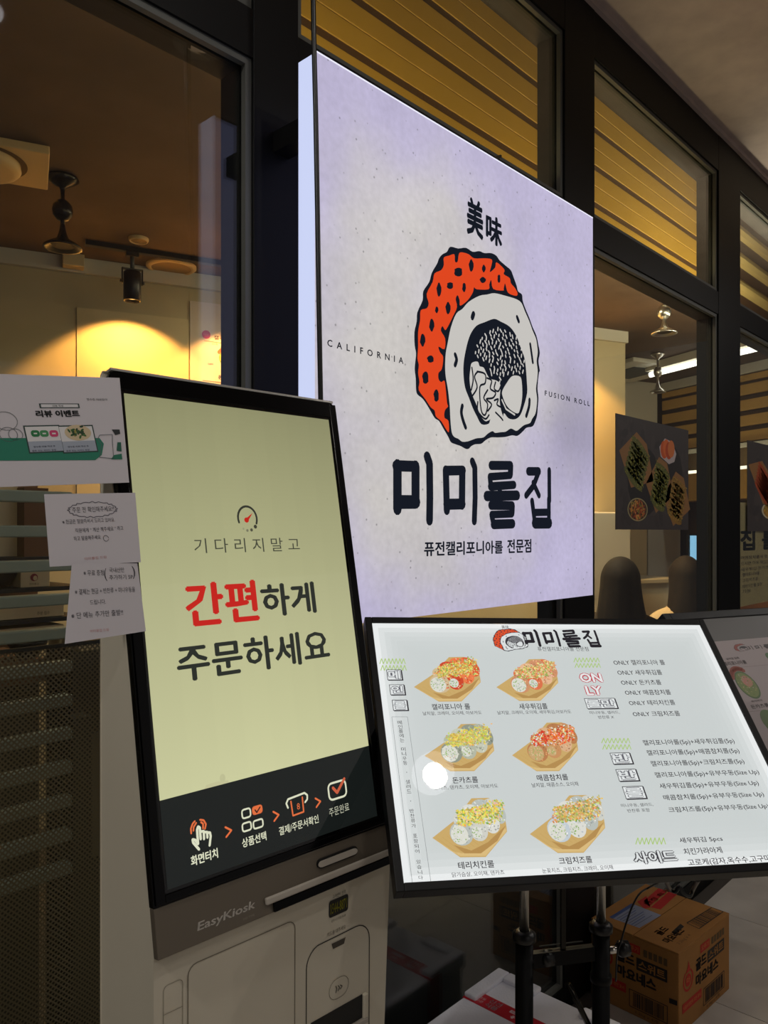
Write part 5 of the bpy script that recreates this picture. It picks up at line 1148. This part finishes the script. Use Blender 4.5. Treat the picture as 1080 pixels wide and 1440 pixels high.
# ================================================================== FOAM BOX WITH RED TAPE
FX0, FX1, FY0, FY1, FZ = 1.17, 1.708, .80, 1.18, .30
foam = empty('foam_box', ((FX0 + FX1) / 2, (FY0 + FY1) / 2, 0), 'white foam box closed with red printed tape, below the lit menu board', 'box')
MB().box((FX0 + .006, FX1 - .006), (FY0 + .006, FY1 - .006), (0, FZ - .036), 'foam').build('body', foam, bevel=.006)
lid = MB()
def lidpoly():
    # rim raised at the corners, dipped in the middle of each side
    return [(FX0, FY0), (FX1, FY0), (FX1, FY1), (FX0, FY1)]
MB().box((FX0, FX1), (FY0, FY1), (FZ - .035, FZ - .006), 'foam').build('lid', foam, bevel=.005)
for (xa, xb, ya, yb) in ((FX1 - .15, FX1, FY1 - .035, FY1), (FX0, FX0 + .15, FY1 - .035, FY1), (FX1 - .15, FX1, FY0, FY0 + .035), (FX0, FX0 + .15, FY0, FY0 + .035), (FX1 - .035, FX1, FY1 - .13, FY1 - .0355), (FX1 - .035, FX1, FY0 + .0355, FY0 + .13), (FX0, FX0 + .035, FY1 - .13, FY1 - .0355), (FX0, FX0 + .035, FY0 + .0355, FY0 + .13)):
    MB().box((xa, xb), (ya, yb), (FZ - .0065, FZ + .006), 'foam').build('raised_rim', foam, bevel=.004)
# tape crosses the lid parallel to the short side
t0 = onZ(650, 1400, FZ - .006).x; t1 = onZ(664, 1391, FZ - .006).x; tc_ = (t0 + t1) / 2 + .0; tw = .048
tp_ = MB(); tp_.box((tc_ - tw / 2, tc_ + tw / 2), (FY0 - .0006, FY1 + .0006), (FZ - .006, FZ - .0054), 'tape'); tp_.box((tc_ - tw / 2, tc_ + tw / 2), (FY1, FY1 + .0006), (FZ - .12, FZ - .0055), 'tape'); tp_.box((tc_ - tw / 2, tc_ + tw / 2), (FY0 - .0006, FY0), (FZ - .12, FZ - .0055), 'tape')
tp = tp_.build('tape', foam)
P = Print((0, 0, FZ - .0053), -Y, X, .0001); P.n = Z.copy()
WHT = (226, 200, 206)
for i in range(3):
    yy = -FY1 + .03 + i * .17
    P.text('신선', yy + .028, yy + .062, tc_ + .002, .016, WHT, .03, 1); P.text('식품', yy + .028, yy + .062, tc_ - .017, .016, WHT, .03, 1)
    P.text('냉동', yy, yy + .02, tc_ + .0, .009, WHT, 0, 1); P.text('보관', yy, yy + .02, tc_ - .013, .009, WHT, 0, 1)
    P.rect(yy + .088, tc_ + .003, yy + .124, tc_ + .014, WHT, 1); P.text('취급주의', yy + .092, yy + .12, tc_ + .0055, .006, (180, 20, 50), 0, 2); P.rect(yy + .103, tc_ - .014, yy + .109, tc_ - .002, WHT, 1); P.rect(yy + .1, tc_ - .0095, yy + .112, tc_ - .0065, WHT, 1.1)
P.build('tape_print', print_mat('tape_ink', 0, .5), tp)

# ================================================================== MAYONNAISE CARTON
hC = .24; C0 = onZ(954.5, 1341, hC); C0.z = 0; yw = R(-3.5); cxv = Vector((math.cos(yw), math.sin(yw), 0)); cyv = Vector((-math.sin(yw), math.cos(yw), 0)); CW, CD = .345, .285
carton = empty('cardboard_carton', C0 + cxv * CW / 2 + cyv * CD / 2, 'brown cardboard carton of mayonnaise on the tiled floor right of the stand', 'box')
MB().frame_box(C0, cxv, cyv, Z, (0, CW), (0, CD), (0, hC - .004), 'card').build('body', carton, bevel=.003)
MB().frame_box(C0, cxv, cyv, Z, (0, CW), (0, CD * .5 - .0012), (hC - .0038, hC), 'card').build('flap', carton, bevel=.0012)
MB().frame_box(C0, cxv, cyv, Z, (0, CW), (CD * .5 + .0012, CD), (hC - .0038, hC), 'card').build('flap', carton, bevel=.0012)
BK, RDc = (34, 26, 22), (176, 34, 22)
cp = print_mat('carton_ink', 0, .7)
def bars(P, x0, y0, x1, y1, rg_):
    P.stroke([(x0, y0), (x1, y0), (x1, y1), (x0, y1)], .0022, BK, 1, True, 0); x = x0 + .012
    while x < x1 - .012: w_ = rg_.choice((.001, .0018, .003)); P.rect(x, y0 + .004, x + w_, y1 - .004, BK, 1); x += w_ + rg_.choice((.0012, .002))
def drop(P, cx, cy, r_): 
    P.stroke([(cx + r_ * math.cos(R(t)), cy + r_ * math.sin(R(t))) for t in range(130, 411, 20)], r_ * .22, RDc, 1)
    P.poly([(cx - r_ * .6, cy + r_ * .75), (cx + r_ * .5, cy + r_ * .85), (cx + r_ * .05, cy + r_ * 1.9), (cx - r_ * .1, cy + r_ * 1.3)], RDc, 1); P.ell(cx, cy, r_ * .62, r_ * .62, RDc, 1.2); P.text('마', cx - r_ * .35, cx + r_ * .35, cy - r_ * .3, r_ * .6, (190, 132, 62), 0, 2)
def face(o, ex, up, wd, ht, nrm):
    P = Print(o + nrm * .0006, ex, up, .0001); P.n = nrm; rg_ = random.Random(9)
    drop(P, wd * .17, ht * .60, wd * .085)
    P.rect(wd * .40, ht * .80, wd * .58, ht * .905, RDc, 1); P.text('오뚜기', wd * .42, wd * .56, ht * .82, ht * .065, (190, 132, 62), .0, 2)
    for i in range(5): P.rect(wd * (.62 + .055 * i), ht * .80, wd * (.66 + .055 * i), ht * .89, (90, 70, 40), 1)
    P.text('골드', wd * .31, wd * .52, ht * .615, ht * .15, BK, .05, 1); a0, a1 = wd * .54, wd * .88; P.rect(a0, ht * .60, a1, ht * .755, BK, 1); P.text('스위트', a0 + .006, a1 - .006, ht * .62, ht * .115, (190, 132, 62), .03, 2)
    P.text('마요네스', wd * .31, wd * .76, ht * .42, ht * .155, BK, .05, 1)
    P.rect(wd * .06, ht * .24, wd * .42, ht * .355, RDc, 1); P.text('식품위생법에 의한 표시', wd * .08, wd * .40, ht * .27, ht * .05, (190, 132, 62), 0, 2)
    bars(P, wd * .46, ht * .10, wd * .88, ht * .315, rg_); P.text('3.2kg x 4개', wd * .52, wd * .78, ht * .03, ht * .05, (90, 60, 30), 0, 1)
    return P
# left face (towards the kiosk): runs from the far corner to the near one
P = face(C0 + cyv * CD, -cyv, Z, CD, hC - .004, -cxv); P.poly([(CD * .90, hC * .36), (CD * .985, hC * .37), (CD * .985, hC * .43), (CD * .90, hC * .42)], (20, 14, 10), 1); P.build('side_print', cp, carton)
P = face(C0, cxv, Z, CW, hC - .004, -cyv); P.build('front_print', cp, carton)
P = Print(C0 + Z * (hC + .0002), -cyv, cxv, .0001); P.n = Z.copy()     # reading direction of the lid
P.o = C0 + cyv * CD + Z * (hC + .0002)
# plane coordinates: x from far-left corner towards the near corner (0..CD), y along the long side (0..CW)
def lidtext(t, xa, ya, xb, yb, h, col, bo=0):
    """lettering on the lid reading along the long side"""
    vs, fs, a, b, c, d = glyphs(t, bo); P._add([(P.px(xa, ya)[0] + 0 - 0, 0)] * 0, [], col)
    A0 = P.px(xa, ya); B0 = P.px(xb, yb); L_ = B0[1] - A0[1]
    P._add([(A0[0] - (y - c) / (d - c) * h, A0[1] + (x - a) / (b - a) * L_) for x, y in vs], fs, col, 1)
lidtext('골드', 930, 1316, 946, 1308, .026, BK, .04); lidtext('마요네스', 942, 1327, 974, 1313, .028, BK, .04); lidtext('3.2kg x 4', 957, 1329, 980, 1318, .014, (110, 76, 40))
pts = [P.px(944, 1311), P.px(957, 1299), P.px(962, 1303), P.px(949, 1315)]; P.poly(pts, BK, 1)
pts = [P.px(966, 1298), P.px(1001, 1276), P.px(1017, 1282), P.px(983, 1306)]; P.stroke(pts, .003, BK, 1, True, 0)
q0, q1, q2, q3 = pts; rg_ = random.Random(4); t = .08
while t < .92:
    w_ = rg_.choice((.012, .02, .035)); L1 = lambda t_, a_, b_: (a_[0] + (b_[0] - a_[0]) * t_, a_[1] + (b_[1] - a_[1]) * t_)
    P.poly([L1(t, q0, q1), L1(t + w_, q0, q1), L1(t + w_, q3, q2), L1(t, q3, q2)], BK, 1); t += w_ + rg_.choice((.015, .025))
for q in ([(905, 1267), (926, 1249), (938, 1253), (913, 1275)], [(915, 1276), (940, 1254), (952, 1258), (929, 1279)], [(896, 1268), (909, 1260), (915, 1276), (906, 1278)]): P.poly([P.px(*p) for p in q], (168, 24, 22), 1)
lidtext('한정 특가', 912, 1274, 944, 1252, .02, (190, 132, 62), .02)
P.build('lid_print', cp, carton, kind='stuff')
P.v, P.f, P.c = [], [], []
P.poly([P.px(857, 1290), P.px(888, 1270.5), P.px(930, 1287), P.px(899, 1305)], (134, 140, 162), 2)
P.poly([P.px(857, 1290), P.px(888, 1270.5), P.px(893, 1272.5), P.px(862, 1292)], (58, 78, 130), 3)
for i in range(7):
    a = P.px(868 + i * 4, 1292 + i * 1.7); b = P.px(893 + i * 4 - (i % 3) * 3, 1277 + i * 1.7 + (i % 3) * 1.5); P.stroke([a, b], .003 if i % 2 else .0018, (70, 84, 130) if i % 2 else (60, 62, 76), 3, cap=0)
P.build('shipping_label', print_mat('label_ink', 0, .5), carton)
